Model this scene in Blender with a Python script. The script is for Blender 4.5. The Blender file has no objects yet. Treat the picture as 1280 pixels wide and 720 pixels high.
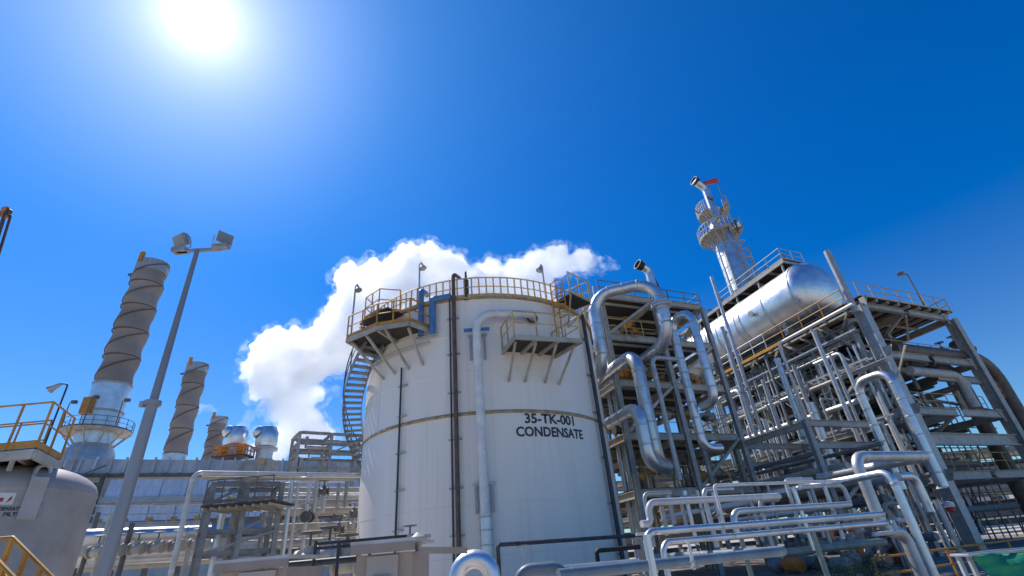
import bpy, bmesh, math, random
from mathutils import Vector, Matrix, noise as mnoise
R = math.radians
random.seed(7)
scn = bpy.context.scene
col = scn.collection

# ------------------------------------------------------------------ camera
FOC = 601.4                     # focal length in pixels of a 1280 px wide frame
PITCH, ROLL, CAM_H = R(29.23), R(5.087), 1.7
_cp, _sp, _cr, _sr = math.cos(PITCH), math.sin(PITCH), math.cos(ROLL), math.sin(ROLL)
_F = Vector((0, _cp, _sp))
_U0 = Vector((0, -_sp, _cp)); _R0 = Vector((1, 0, 0))
_R = _cr * _R0 - _sr * _U0
_U = _sr * _R0 + _cr * _U0
cam = bpy.data.cameras.new('camera')
cam.sensor_width = 36.0; cam.lens = 36.0 * FOC / 1280.0
cam.clip_start = 0.1; cam.clip_end = 6000
camo = bpy.data.objects.new('camera', cam); col.objects.link(camo)
M = Matrix((_R, _U, -_F)).transposed().to_4x4(); M.translation = Vector((0, 0, CAM_H))
camo.matrix_world = M
scn.camera = camo

# ------------------------------------------------------------------ sky and sun
SUN_AZ, SUN_EL = R(-46.2), R(51.2)
SUN = Vector((math.sin(SUN_AZ) * math.cos(SUN_EL), math.cos(SUN_AZ) * math.cos(SUN_EL), math.sin(SUN_EL)))
w = bpy.data.worlds.new('World'); scn.world = w; w.use_nodes = True
nt = w.node_tree; nt.nodes.clear()
def wn(t): return nt.nodes.new(t)
sky = wn('ShaderNodeTexSky'); sky.sky_type = 'NISHITA'; sky.sun_disc = False
sky.sun_elevation = SUN_EL; sky.sun_rotation = SUN_AZ
sky.altitude = 0; sky.air_density = 1.0; sky.dust_density = 0.1; sky.ozone_density = 1.5
hs = wn('ShaderNodeHueSaturation'); hs.inputs['Saturation'].default_value = 1.5; hs.inputs['Value'].default_value = 1.0
nt.links.new(sky.outputs[0], hs.inputs['Color'])
tc = wn('ShaderNodeTexCoord')
dot = wn('ShaderNodeVectorMath'); dot.operation = 'DOT_PRODUCT'; dot.inputs[1].default_value = SUN
nt.links.new(tc.outputs['Generated'], dot.inputs[0])
mx = wn('ShaderNodeMath'); mx.operation = 'MAXIMUM'; mx.inputs[1].default_value = 0.0
nt.links.new(dot.outputs['Value'], mx.inputs[0])
sep = wn('ShaderNodeSeparateXYZ'); nt.links.new(tc.outputs['Generated'], sep.inputs[0])
hz_ = wn('ShaderNodeMapRange'); hz_.inputs['From Min'].default_value = 0.0; hz_.inputs['From Max'].default_value = 0.5
hz_.inputs['To Min'].default_value = 1.15; hz_.inputs['To Max'].default_value = 1.6
nt.links.new(sep.outputs['Z'], hz_.inputs['Value']); nt.links.new(hz_.outputs[0], hs.inputs['Saturation'])
tint = wn('ShaderNodeMix'); tint.data_type = 'RGBA'; tint.inputs[6].default_value = (0.48, 0.90, 1.18, 1); tint.inputs[7].default_value = (1.0, 1.0, 1.36, 1)
zz_ = wn('ShaderNodeMapRange'); zz_.inputs['From Max'].default_value = 0.6; nt.links.new(sep.outputs['Z'], zz_.inputs['Value']); nt.links.new(zz_.outputs[0], tint.inputs[0])
tm = wn('ShaderNodeVectorMath'); tm.operation = 'MULTIPLY'; nt.links.new(hs.outputs['Color'], tm.inputs[0]); nt.links.new(tint.outputs[2], tm.inputs[1])
acc = tm.outputs[0]
for power, c in ((4, (0.22, 0.66, 1.2)), (12, (0.72, 1.3, 1.55)), (50, (2.5, 2.5, 2.4)), (300, (5.2, 4.7, 4.4)), (1500, (8, 8, 7.6)), (9000, (60, 58, 55))):   # the aureole round the sun
    pw = wn('ShaderNodeMath'); pw.operation = 'POWER'; pw.inputs[1].default_value = power
    nt.links.new(mx.outputs[0], pw.inputs[0])
    ml = wn('ShaderNodeVectorMath'); ml.operation = 'SCALE'; ml.inputs[0].default_value = c
    nt.links.new(pw.outputs[0], ml.inputs['Scale'])
    ad = wn('ShaderNodeVectorMath'); ad.operation = 'ADD'
    nt.links.new(acc, ad.inputs[0]); nt.links.new(ml.outputs[0], ad.inputs[1]); acc = ad.outputs[0]
bg = wn('ShaderNodeBackground'); bg.inputs['Strength'].default_value = 0.105
wo = wn('ShaderNodeOutputWorld')
nt.links.new(acc, bg.inputs['Color']); nt.links.new(bg.outputs[0], wo.inputs['Surface'])
sl = bpy.data.lights.new('sun', 'SUN'); sl.energy = 4.8; sl.angle = R(0.5); sl.color = (1.0, 0.93, 0.83)
so = bpy.data.objects.new('sun', sl); col.objects.link(so)
so.rotation_euler = (-SUN).to_track_quat('-Z', 'Y').to_euler()
so.location = SUN * 300
scn.view_settings.view_transform = 'Standard'; scn.view_settings.look = 'None'
scn.view_settings.exposure = 0.0; scn.view_settings.gamma = 1.0
scn.view_settings.use_curve_mapping = False
scn.render.engine = 'CYCLES'
scn.cycles.max_bounces = 40; scn.cycles.volume_bounces = 40; scn.cycles.diffuse_bounces = 4
scn.cycles.glossy_bounces = 4; scn.cycles.transparent_max_bounces = 8

# ------------------------------------------------------------------ sight lines, used to measure real positions on real planes
def ray(px, py):
    return _F + _R * ((px - 640) / FOC) + _U * ((360 - py) / FOC)
EYE = Vector((0, 0, CAM_H))
def to_px(p):
    v = p - EYE; z = v.dot(_F)
    return (640 + FOC * v.dot(_R) / z, 360 - FOC * v.dot(_U) / z) if z > .1 else (-9999, -9999)
def on_y(px, py, Y):
    d = ray(px, py); return EYE + d * (Y / d.y)
def on_z(px, py, z):
    d = ray(px, py); return EYE + d * ((z - CAM_H) / d.z)
# frame of the process plant on the right: corner column, direction away (AX) and direction right (BX)
C0 = Vector((24.75, 31.96, 0))
AX = Vector((math.sin(R(-18.5)), math.cos(R(-18.5)), 0))
BX = Vector((math.sin(R(65.5)), math.cos(R(65.5)), 0))
def S(a, b, z): return C0 + AX * a + BX * b + Vector((0, 0, z))
def plane_hit(px, py, org, nrm):
    d = ray(px, py); t = (org - EYE).dot(nrm) / d.dot(nrm); return EYE + d * t
NA = Vector((BX.y * 0 + AX.y, -AX.x, 0))      # normal of planes b = const
NB = Vector((BX.y, -BX.x, 0))                 # normal of planes a = const
def pA(px, py, b): return plane_hit(px, py, S(0, b, 0), NA)
def pB(px, py, a): return plane_hit(px, py, S(a, 0, 0), NB)

# ------------------------------------------------------------------ materials
MATS = {}
def mat(name, c1, c2=None, rough=0.6, metal=0.0, scale=4.0, stretch=(1, 1, 1), bump=0.0, detail=6.0, lo=0.35, hi=0.65, bscale=None, spec=0.5, rvar=0.0, rust=0.0):
    if name in MATS: return MATS[name]
    m = bpy.data.materials.new(name); m.use_nodes = True
    t = m.node_tree; b = t.nodes['Principled BSDF']
    b.inputs['Roughness'].default_value = rough; b.inputs['Metallic'].default_value = metal
    b.inputs['Specular IOR Level'].default_value = spec
    tc = t.nodes.new('ShaderNodeTexCoord'); mp = t.nodes.new('ShaderNodeMapping'); mp.inputs['Scale'].default_value = stretch
    t.links.new(tc.outputs['Object'], mp.inputs['Vector'])
    n = t.nodes.new('ShaderNodeTexNoise'); n.inputs['Scale'].default_value = scale; n.inputs['Detail'].default_value = detail
    n.inputs['Roughness'].default_value = 0.6
    t.links.new(mp.outputs[0], n.inputs['Vector'])
    oi = t.nodes.new('ShaderNodeObjectInfo')
    r = t.nodes.new('ShaderNodeValToRGB'); r.color_ramp.elements[0].position = lo; r.color_ramp.elements[1].position = hi
    c2 = c2 or tuple(x * 0.8 for x in c1)
    r.color_ramp.elements[0].color = (*c2, 1); r.color_ramp.elements[1].color = (*c1, 1)
    t.links.new(n.outputs['Fac'], r.inputs['Fac'])
    hv = t.nodes.new('ShaderNodeHueSaturation')
    mr = t.nodes.new('ShaderNodeMapRange'); mr.inputs['To Min'].default_value = 0.86; mr.inputs['To Max'].default_value = 1.1
    t.links.new(oi.outputs['Random'], mr.inputs['Value']); t.links.new(mr.outputs[0], hv.inputs['Value'])
    t.links.new(r.outputs[0], hv.inputs['Color']); t.links.new(hv.outputs[0], b.inputs['Base Color'])
    if rust:                                            # rust and dirt blotches
        n3 = t.nodes.new('ShaderNodeTexNoise'); n3.inputs['Scale'].default_value = 0.9; n3.inputs['Detail'].default_value = 8; n3.inputs['Roughness'].default_value = 0.7
        av = t.nodes.new('ShaderNodeVectorMath'); av.operation = 'ADD'
        cx = t.nodes.new('ShaderNodeCombineXYZ'); ml_ = t.nodes.new('ShaderNodeMath'); ml_.operation = 'MULTIPLY'; ml_.inputs[1].default_value = 40
        t.links.new(oi.outputs['Random'], ml_.inputs[0]); t.links.new(ml_.outputs[0], cx.inputs[0])
        t.links.new(tc.outputs['Object'], av.inputs[0]); t.links.new(cx.outputs[0], av.inputs[1]); t.links.new(av.outputs[0], n3.inputs['Vector'])
        r3 = t.nodes.new('ShaderNodeMapRange'); r3.inputs['From Min'].default_value = 0.54; r3.inputs['From Max'].default_value = 0.70; r3.inputs['To Max'].default_value = rust
        t.links.new(n3.outputs['Fac'], r3.inputs['Value'])
        m3 = t.nodes.new('ShaderNodeMix'); m3.data_type = 'RGBA'; m3.inputs[7].default_value = (0.17, 0.105, 0.06, 1)
        t.links.new(r3.outputs[0], m3.inputs[0]); t.links.new(hv.outputs[0], m3.inputs[6]); t.links.new(m3.outputs[2], b.inputs['Base Color'])
    if rvar:
        m2 = t.nodes.new('ShaderNodeMapRange'); m2.inputs['To Min'].default_value = rough - rvar; m2.inputs['To Max'].default_value = rough + rvar
        t.links.new(n.outputs['Fac'], m2.inputs['Value']); t.links.new(m2.outputs[0], b.inputs['Roughness'])
    if bump:
        n2 = t.nodes.new('ShaderNodeTexNoise'); n2.inputs['Scale'].default_value = bscale or scale * 3; n2.inputs['Detail'].default_value = 4
        t.links.new(mp.outputs[0], n2.inputs['Vector'])
        bp = t.nodes.new('ShaderNodeBump'); bp.inputs['Strength'].default_value = bump; bp.inputs['Distance'].default_value = 0.05
        t.links.new(n2.outputs['Fac'], bp.inputs['Height']); t.links.new(bp.outputs[0], b.inputs['Normal'])
    MATS[name] = m; return m
mat('clad', (0.80, 0.81, 0.82), (0.62, 0.635, 0.66), rough=0.38, metal=0.85, scale=1.3, bump=0.25, bscale=3.0, rvar=0.12)          # aluminium cladding
mat('clad_dull', (0.66, 0.66, 0.65), (0.50, 0.51, 0.51), rough=0.48, metal=0.7, scale=1.5, bump=0.3, bscale=4.0, rvar=0.12, rust=0.25)
mat('galv', (0.50, 0.51, 0.515), (0.37, 0.38, 0.385), rough=0.5, metal=0.35, scale=3.0, rvar=0.1, rust=0.35)
mat('grey_paint', (0.43, 0.425, 0.395), (0.31, 0.305, 0.285), rough=0.5, scale=2.5, rust=0.55)
mat('beige_paint', (0.52, 0.485, 0.41), (0.38, 0.345, 0.29), rough=0.55, scale=2.0, rust=0.6)
mat('steel_grey', (0.30, 0.305, 0.31), (0.21, 0.215, 0.22), rough=0.5, metal=0.2, scale=3, rust=0.5)
mat('blue_grey', (0.20, 0.27, 0.33), (0.14, 0.19, 0.24), rough=0.45, scale=2, rust=.2)
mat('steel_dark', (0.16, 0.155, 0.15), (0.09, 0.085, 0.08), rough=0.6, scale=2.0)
mat('brown_steel', (0.17, 0.13, 0.10), (0.09, 0.065, 0.05), rough=0.55, scale=2.0)
mat('white_pipe', (0.74, 0.73, 0.70), (0.58, 0.57, 0.55), rough=0.4, scale=2.0, rust=0.3)
mat('yellow', (0.66, 0.31, 0.03), (0.42, 0.18, 0.02), rough=0.5, scale=3.0, rust=0.5)
mat('yellow_pale', (0.66, 0.46, 0.17), (0.46, 0.30, 0.12), rough=0.55, scale=3.0, rust=0.5)
mat('orange', (0.70, 0.22, 0.04), (0.5, 0.15, 0.03), rough=0.5)
mat('red', (0.55, 0.05, 0.04), rough=0.5)
mat('blue_steel', (0.10, 0.24, 0.47), (0.07, 0.17, 0.35), rough=0.4, scale=3)
mat('dark_pipe', (0.06, 0.065, 0.07), (0.035, 0.035, 0.04), rough=0.5)
mat('rust_pipe', (0.16, 0.10, 0.07), (0.08, 0.05, 0.035), rough=0.6, scale=3)
mat('grating', (0.07, 0.066, 0.06), (0.04, 0.037, 0.034), rough=0.7, scale=6)
mat('black', (0.012, 0.012, 0.014), rough=0.6)
mat('letter', (0.022, 0.024, 0.032), (0.10, 0.10, 0.105), rough=0.5, scale=5, lo=.3, hi=.5)
mat('concrete', (0.30, 0.275, 0.24), (0.20, 0.18, 0.155), rough=0.9, scale=0.8, bump=0.2)
mat('cabin', (0.44, 0.34, 0.27), (0.34, 0.26, 0.205), rough=0.6, scale=1.5, rust=0.3)
mat('cabin_pale', (0.55, 0.48, 0.42), (0.47, 0.40, 0.35), rough=0.6, scale=1.5)
mat('cabin_roof', (0.70, 0.66, 0.60), (0.55, 0.5, 0.45), rough=0.5, scale=2, rust=0.35)
mat('glass', (0.25, 0.26, 0.27), rough=0.15, metal=0.0)
mat('stack_wrap', (0.36, 0.295, 0.25), (0.28, 0.23, 0.195), rough=0.75, scale=0.35, stretch=(1, 1, 0.4), bump=0.2)
mat('stack_strake', (0.13, 0.11, 0.10), rough=0.7)
mat('panel_blue', (0.82, 0.83, 0.85), (0.62, 0.65, 0.70), rough=0.33, metal=0.2, scale=1.4, stretch=(2, 2, .12), bump=0.05, rvar=.08)
mat('panel_grey', (0.64, 0.62, 0.60), (0.50, 0.485, 0.47), rough=0.45, metal=0.0, scale=1.2, stretch=(2, 2, .15))
mat('green_tarp', (0.015, 0.27, 0.15), (0.01, 0.2, 0.11), rough=0.8, scale=2.5, bump=0.6, bscale=5)
mat('pole', (0.36, 0.35, 0.36), (0.28, 0.275, 0.285), rough=0.45, metal=0.4, scale=2.5, stretch=(1, 1, 0.2), rust=0.2)
mat('filter_paint', (0.50, 0.45, 0.42), (0.38, 0.34, 0.315), rough=0.5, scale=1.2, rust=0.18)
mat('gravel', (0.52, 0.46, 0.38), (0.40, 0.35, 0.29), rough=0.95, scale=0.5, bump=0.5, bscale=6)
mat('dirt', (0.42, 0.20, 0.08), (0.30, 0.15, 0.07), rough=0.95, scale=0.05)
mat('tarmac', (0.07, 0.07, 0.07), (0.045, 0.045, 0.045), rough=0.9, scale=1.0, bump=0.3)
mat('bldg_white', (0.72, 0.72, 0.72), (0.6, 0.6, 0.6), rough=0.5, scale=0.3)
mat('leaf', (0.07, 0.12, 0.03), (0.035, 0.07, 0.02), rough=0.6, scale=3)
mat('pipe_green', (0.20, 0.27, 0.255), (0.13, 0.18, 0.17), rough=0.45, scale=3)

def tank_material():
    m = mat('tank_paint', (0.85, 0.775, 0.685), (0.78, 0.705, 0.62), rough=0.42, scale=0.7, stretch=(1, 1, 0.12), bump=0.04, lo=0.25, hi=0.6)
    t = m.node_tree; b = t.nodes['Principled BSDF']
    src = b.inputs['Base Color'].links[0].from_socket
    tc = t.nodes.new('ShaderNodeTexCoord')
    mp = t.nodes.new('ShaderNodeMapping'); mp.inputs['Scale'].default_value = (3.2, 3.2, 0.07)   # rain streaks run down the shell
    t.links.new(tc.outputs['Object'], mp.inputs['Vector'])
    n = t.nodes.new('ShaderNodeTexNoise'); n.inputs['Scale'].default_value = 2.0; n.inputs['Detail'].default_value = 5
    t.links.new(mp.outputs[0], n.inputs['Vector'])
    r = t.nodes.new('ShaderNodeValToRGB'); r.color_ramp.elements[0].position = 0.56; r.color_ramp.elements[1].position = 0.78
    t.links.new(n.outputs['Fac'], r.inputs['Fac'])
    mxx = t.nodes.new('ShaderNodeMix'); mxx.data_type = 'RGBA'; mxx.blend_type = 'MULTIPLY'
    mxx.inputs[7].default_value = (0.62, 0.56, 0.5, 1)
    sc = t.nodes.new('ShaderNodeMath'); sc.operation = 'MULTIPLY'; sc.inputs[1].default_value = 0.28
    t.links.new(r.outputs[0], sc.inputs[0]); t.links.new(sc.outputs[0], mxx.inputs[0])
    t.links.new(src, mxx.inputs[6]); t.links.new(mxx.outputs[2], b.inputs['Base Color'])
tank_material()
mat('tank_rust', (0.50, 0.38, 0.22), (0.30, 0.19, 0.09), rough=0.7, scale=3)

# ------------------------------------------------------------------ geometry helpers
class G:
    """collects shapes in world coordinates and links them as ONE mesh object"""
    def __init__(s): s.v = []; s.f = []; s.sm = []
    def add(s, v, f, smooth=False):
        o = len(s.v); s.v += [Vector(p) for p in v]; s.f += [tuple(i + o for i in q) for q in f]; s.sm += [smooth] * len(f); return s
    def box(s, c, size, ax=None, ay=None, az=None):
        ax = ax or Vector((1, 0, 0)); ay = ay or Vector((0, 1, 0)); az = az or Vector((0, 0, 1)); c = Vector(c)
        h = [x / 2 for x in size]
        v = [c + ax * (i * h[0]) + ay * (j * h[1]) + az * (k * h[2]) for k in (-1, 1) for (i, j) in ((-1, -1), (1, -1), (1, 1), (-1, 1))]
        return s.add(v, [(0, 3, 2, 1), (4, 5, 6, 7), (0, 1, 5, 4), (1, 2, 6, 5), (2, 3, 7, 6), (3, 0, 4, 7)])
    def frame_of(s, p, q, up=None):
        d = (q - p).normalized(); up = up or Vector((0, 0, 1))
        if abs(d.dot(up)) > 0.98: up = Vector((0, 1, 0)) if abs(d.y) < 0.9 else Vector((1, 0, 0))
        x = d.cross(up).normalized(); y = x.cross(d).normalized(); return d, x, y
    def bar(s, p, q, w, h=None, up=None):
        p = Vector(p); q = Vector(q); d, x, y = s.frame_of(p, q, up)
        return s.box((p + q) / 2, (w, (q - p).length, h or w), x, d, y)
    def ibeam(s, p, q, w, h, t=None, up=None):
        p = Vector(p); q = Vector(q); d, x, y = s.frame_of(p, q, up); L = (q - p).length; c = (p + q) / 2; t = t or h * 0.07
        s.box(c + y * (h / 2 - t / 2), (w, L, t), x, d, y); s.box(c - y * (h / 2 - t / 2), (w, L, t), x, d, y)
        return s.box(c, (t, L - 0.002, h - 2 * t), x, d, y)
    def tube(s, pts, r, n=10, bend=0.0, cap=True, k=6):
        pts = [Vector(p) for p in pts]; path = [pts[0]]; rr = r if isinstance(r, (list, tuple)) else None
        for i in range(1, len(pts) - 1):
            a, b, c = pts[i - 1], pts[i], pts[i + 1]
            u = (a - b); v = (c - b); lu, lv = u.length, v.length
            if lu < 1e-6 or lv < 1e-6: continue
            u.normalize(); v.normalize(); ang = u.angle(v)
            if bend <= 0 or ang > math.pi - 0.02: path.append(b); continue
            tl = min(bend / math.tan(ang / 2), lu * 0.49, lv * 0.49); br = tl * math.tan(ang / 2)
            ctr = b + (u + v).normalized() * (br / math.sin(ang / 2))
            p0 = b + u * tl - ctr; p1 = b + v * tl - ctr
            tot = p0.angle(p1); axis = p0.cross(p1).normalized()
            for j in range(k + 1): path.append(ctr + Matrix.Rotation(tot * j / k, 3, axis) @ p0)
        path.append(pts[-1])
        d = (path[1] - path[0]).normalized(); _, x, y = s.frame_of(path[0], path[1]); V = []; prev = d
        for i, p in enumerate(path):
            if i == 0: t = (path[1] - p)
            elif i == len(path) - 1: t = (p - path[i - 1])
            else: t = (path[i + 1] - p).normalized() + (p - path[i - 1]).normalized()
            if t.length < 1e-9: t = prev.copy()
            t.normalize(); q = prev.rotation_difference(t); x = q @ x; x = (x - t * x.dot(t)).normalized(); y = x.cross(t); prev = t
            rad = rr[min(i, len(rr) - 1)] if rr else r
            sc = 1.0
            for j in range(n):
                a = 2 * math.pi * j / n; V.append(p + (x * math.cos(a) + y * math.sin(a)) * rad)
        Fs = [(i * n + j, (i + 1) * n + j, (i + 1) * n + (j + 1) % n, i * n + (j + 1) % n) for i in range(len(path) - 1) for j in range(n)]
        s.add(V, Fs, True)
        if cap:
            m = len(path) - 1; s.add(V[:n], [tuple(range(n))]); s.add(V[m * n:], [tuple(reversed(range(n)))])
        return s
    def lathe(s, prof, c, n=24, axis=None, a0=0, a1=2 * math.pi, smooth=True):
        c = Vector(c); az = (axis or Vector((0, 0, 1))).normalized()
        ax = Vector((1, 0, 0)) if abs(az.x) < 0.9 else Vector((0, 1, 0)); ax = (ax - az * ax.dot(az)).normalized(); ay = az.cross(ax)
        full = abs(a1 - a0 - 2 * math.pi) < 1e-6; m = n if full else n + 1
        V = []
        for (r, z) in prof:
            for j in range(m):
                a = a0 + (a1 - a0) * j / n; V.append(c + ax * (r * math.cos(a)) + ay * (r * math.sin(a)) + az * z)
        Fs = [(i * m + j, i * m + (j + 1) % m, (i + 1) * m + (j + 1) % m, (i + 1) * m + j) for i in range(len(prof) - 1) for j in range(n)]
        return s.add(V, Fs, smooth)
    def disc(s, c, r, t, nrm, n=16):
        nrm = Vector(nrm).normalized(); return s.lathe([(0.0001, -t / 2), (r, -t / 2), (r, t / 2), (0.0001, t / 2)], c, n, nrm, smooth=False)
    def prism(s, poly, ext):
        """polygon (list of world points) pushed along ext"""
        n = len(poly); P = [Vector(p) for p in poly]; Q = [p + Vector(ext) for p in P]
        return s.add(P + Q, [tuple(range(n))[::-1], tuple(range(n, 2 * n))] + [(i, (i + 1) % n, n + (i + 1) % n, n + i) for i in range(n)])
    def mesh(s, name, m, org):
        me = bpy.data.meshes.new(name); me.from_pydata([p - org for p in s.v], [], s.f)
        me.polygons.foreach_set('use_smooth', s.sm); me.materials.append(MATS[m] if isinstance(m, str) else m)
        bm = bmesh.new(); bm.from_mesh(me); bmesh.ops.recalc_face_normals(bm, faces=bm.faces); bm.to_mesh(me); bm.free()
        me.set_sharp_from_angle(angle=R(40)); return me
    def build(s, name, m, parent=None, label=None, kind=None):
        if parent: org = wloc(parent)
        else:
            xs = [p.x for p in s.v]; ys = [p.y for p in s.v]; zs = [p.z for p in s.v]
            org = Vector(((min(xs) + max(xs)) / 2, (min(ys) + max(ys)) / 2, min(zs)))
        o = bpy.data.objects.new(name, s.mesh(name, m, org)); col.objects.link(o)
        if parent: o.parent = parent
        else: o.location = org
        if label: o['label'] = label
        if kind: o['kind'] = kind
        return o
def wloc(o):
    p = Vector((0, 0, 0))
    while o: p += o.location; o = o.parent
    return p
def thing(name, label, cat, loc, group=None):
    o = bpy.data.objects.new(name, None); col.objects.link(o); o.location = Vector(loc); o.empty_display_size = 0.3
    return tag(o, label, cat, group)
def tag(o, label, cat, group=None):
    o['label'] = label; o['category'] = cat
    if group: o['group'] = group
    return o
def inst(o, parent, off, rz=0.0):
    """copy of a part, sharing its mesh, moved by off"""
    c = o.copy(); col.objects.link(c); c.parent = parent; c.location = o.location + Vector(off); return c
def copy_thing(o, loc, rz=0.0, label=None):
    c = o.copy(); col.objects.link(c); c.location = Vector(loc); c.rotation_euler = (0, 0, rz)
    if label: c['label'] = label
    for ch in list(o.children):
        d = ch.copy(); col.objects.link(d); d.parent = c
        for g in ch.children:
            e = g.copy(); col.objects.link(e); e.parent = d
    return c
def railing(parent, path, h=1.1, m='yellow', r=0.03, step=1.5, toe=True, closed=False, mpost=None, mid=True, stuff=False):
    """handrail along a path: posts, top rail, middle rail, toe board as parts"""
    P = [Vector(p) for p in path]; up = Vector((0, 0, 1))
    if closed: P = P + [P[0]]
    g = G(); g.tube([p + up * h for p in P], r, 6); g.build('top_rail', m, parent)
    if mid: g = G(); g.tube([p + up * h * 0.52 for p in P], r * 0.8, 6); g.build('middle_rail', m, parent)
    if toe:
        g = G()
        for p, q in zip(P, P[1:]): g.bar(p + up * 0.08, q + up * 0.08, 0.015, 0.15)
        g.build('toe_board', m, parent)
    pts = []
    for i, (p, q) in enumerate(zip(P, P[1:])):
        L = (q - p).length; n = max(1, int(round(L / step)))
        for j in range(n): pts.append(p.lerp(q, j / n))
    if not closed: pts.append(P[-1])
    g = G(); g.tube([pts[0], pts[0] + up * h], r * 1.1, 6); first = g.build('post', mpost or m, parent)
    for p in pts[1:]: inst(first, parent, p - pts[0])
# ================================================================== CONDENSATE TANK
TC = Vector((-2.131, 27.04, 0)); TR = 6.5; TZ = 12.75; RINGZ = 7.26
_tb = math.atan2(-TC.x, TC.y)
def tp(deg, z, r=TR):
    """point at an angle on the shell, 0 facing the viewer, positive to the right"""
    a = R(deg) + _tb; return TC + Vector((math.sin(a) * r, -math.cos(a) * r, z))
def trad(deg): a = R(deg) + _tb; return Vector((math.sin(a), -math.cos(a), 0))
def arc(d0, d1, z, r, n=None):
    n = n or max(2, int(abs(d1 - d0) / 4)); return [tp(d0 + (d1 - d0) * i / n, z, r) for i in range(n + 1)]
tank = thing('storage_tank', 'large round white storage tank lettered CONDENSATE, with a rusty ring and yellow railings', 'storage tank', TC)
g = G(); g.lathe([(TR, 0.02), (TR, RINGZ - 0.1)], TC, 120); low = g.build('shell_course', 'tank_paint', tank)
g = G(); g.lathe([(TR - 0.012, RINGZ + 0.06), (TR - 0.012, TZ)], TC, 120); g.build('shell_course', 'tank_paint', tank)
g = G(); g.lathe([(TR - 0.02, RINGZ - 0.1), (TR + 0.07, RINGZ - 0.1), (TR + 0.07, RINGZ - 0.03), (TR - 0.02, RINGZ + 0.06)], TC, 120, smooth=False); g.build('girth_ring', 'tank_rust', tank)
g = G(); g.lathe([(TR + 0.003, TZ), (TR + 0.09, TZ + 0.0), (TR + 0.13, TZ + 0.0), (TR + 0.13, TZ + 0.1), (TR - 0.1, TZ + 0.1)], TC, 120, smooth=False); g.build('curb_ring', 'tank_rust', tank)
g = G(); g.lathe([(TR - 0.05, TZ + 0.02), (TR * 0.6, TZ + 0.45), (0.01, TZ + 0.8)], TC, 72); g.build('roof', 'tank_paint', tank)
# faint upright weld seams, alternating between courses
for z0, z1, off in ((0.1, RINGZ - 0.15, 3), (RINGZ + 0.1, TZ - 0.15, 21)):
    first = None
    for k in range(10):
        d = off + k * 36
        g = G(); g.bar(tp(d, z0, TR - 0.006), tp(d, z1, TR - 0.006), 0.03, 0.02, trad(d)); g.build('weld_seam', 'tank_paint', tank)
for z in (1.85, 3.65, 5.45, 9.1, 10.95):
    g = G(); g.lathe([(TR - .02, z - .018), (TR + .006, z - .012), (TR + .006, z + .012), (TR - .02, z + .018)], TC, 120); g.build('weld_seam', 'tank_paint', tank)
# painted lettering wrapped on to the shell
def lettering(txt, d0, d1, z0, z1, parent, m='letter', name='lettering', fn=None, bold=0.03):
    cu = bpy.data.curves.new(name, 'FONT'); cu.body = txt; cu.size = 1.0; cu.offset = bold; cu.resolution_u = 3; cu.extrude = 0.0
    tmp = bpy.data.objects.new('tmp', cu); col.objects.link(tmp)
    dg = bpy.context.evaluated_depsgraph_get(); me = bpy.data.meshes.new_from_object(tmp.evaluated_get(dg))
    bpy.data.objects.remove(tmp); bpy.data.curves.remove(cu)
    bm = bmesh.new(); bm.from_mesh(me)
    bmesh.ops.triangulate(bm, faces=bm.faces)
    xs = [v.co.x for v in bm.verts]; ys = [v.co.y for v in bm.verts]; x0, x1, y0, y1 = min(xs), max(xs), min(ys), max(ys)
    for xc in [x0 + (x1 - x0) * i / 40 for i in range(1, 40)]:
        bmesh.ops.bisect_plane(bm, geom=bm.verts[:] + bm.edges[:] + bm.faces[:], plane_co=(xc, 0, 0), plane_no=(1, 0, 0))
    org = wloc(parent)
    for v in bm.verts:
        v.co = fn((v.co.x - x0) / (x1 - x0), (v.co.y - y0) / (y1 - y0)) - org
    bm.to_mesh(me); bm.free(); me.materials.clear(); me.materials.append(MATS[m])
    o = bpy.data.objects.new(name, me); col.objects.link(o); o.parent = parent; return o
lettering('35-TK-001', 0, 0, 0, 0, tank, fn=lambda u, v: tp(15.0 + 23.0 * u, 6.70 + 0.44 * v, TR + 0.012))
lettering('CONDENSATE', 0, 0, 0, 0, tank, fn=lambda u, v: tp(11.2 + 31.2 * u, 6.14 + 0.43 * v, TR + 0.012))

# roof edge walkway with railing all round the visible edge
railing(tank, arc(-62, 62, TZ + 0.1, TR + 0.1, 40), 1.05, 'yellow_pale', 0.034, 2.0)
railing(tank, arc(75, 285, TZ + 0.1, TR + 0.1, 50), 1.05, 'yellow_pale', 0.026, 1.6)

# ---- bracketed platform on the right
PZ, PR = 9.98, 8.3
plat = thing_part = None
g = G()
def sector(g, d0, d1, r0, r1, z, t, n=8):
    V = []
    for zz in (z, z + t):
        for i in range(n + 1):
            d = d0 + (d1 - d0) * i / n; V += [tp(d, zz, r0), tp(d, zz, r1)]
    m = 2 * (n + 1); F = []
    for i in range(n):
        a = 2 * i; F += [(a, a + 1, a + 3, a + 2), (m + a, m + a + 2, m + a + 3, m + a + 1), (a + 1, m + a + 1, m + a + 3, a + 3), (a, a + 2, m + a + 2, m + a)]
    F += [(0, m, m + 1, 1), (2 * n, 2 * n + 1, m + 2 * n + 1, m + 2 * n)]
    return g.add(V, F)
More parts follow.
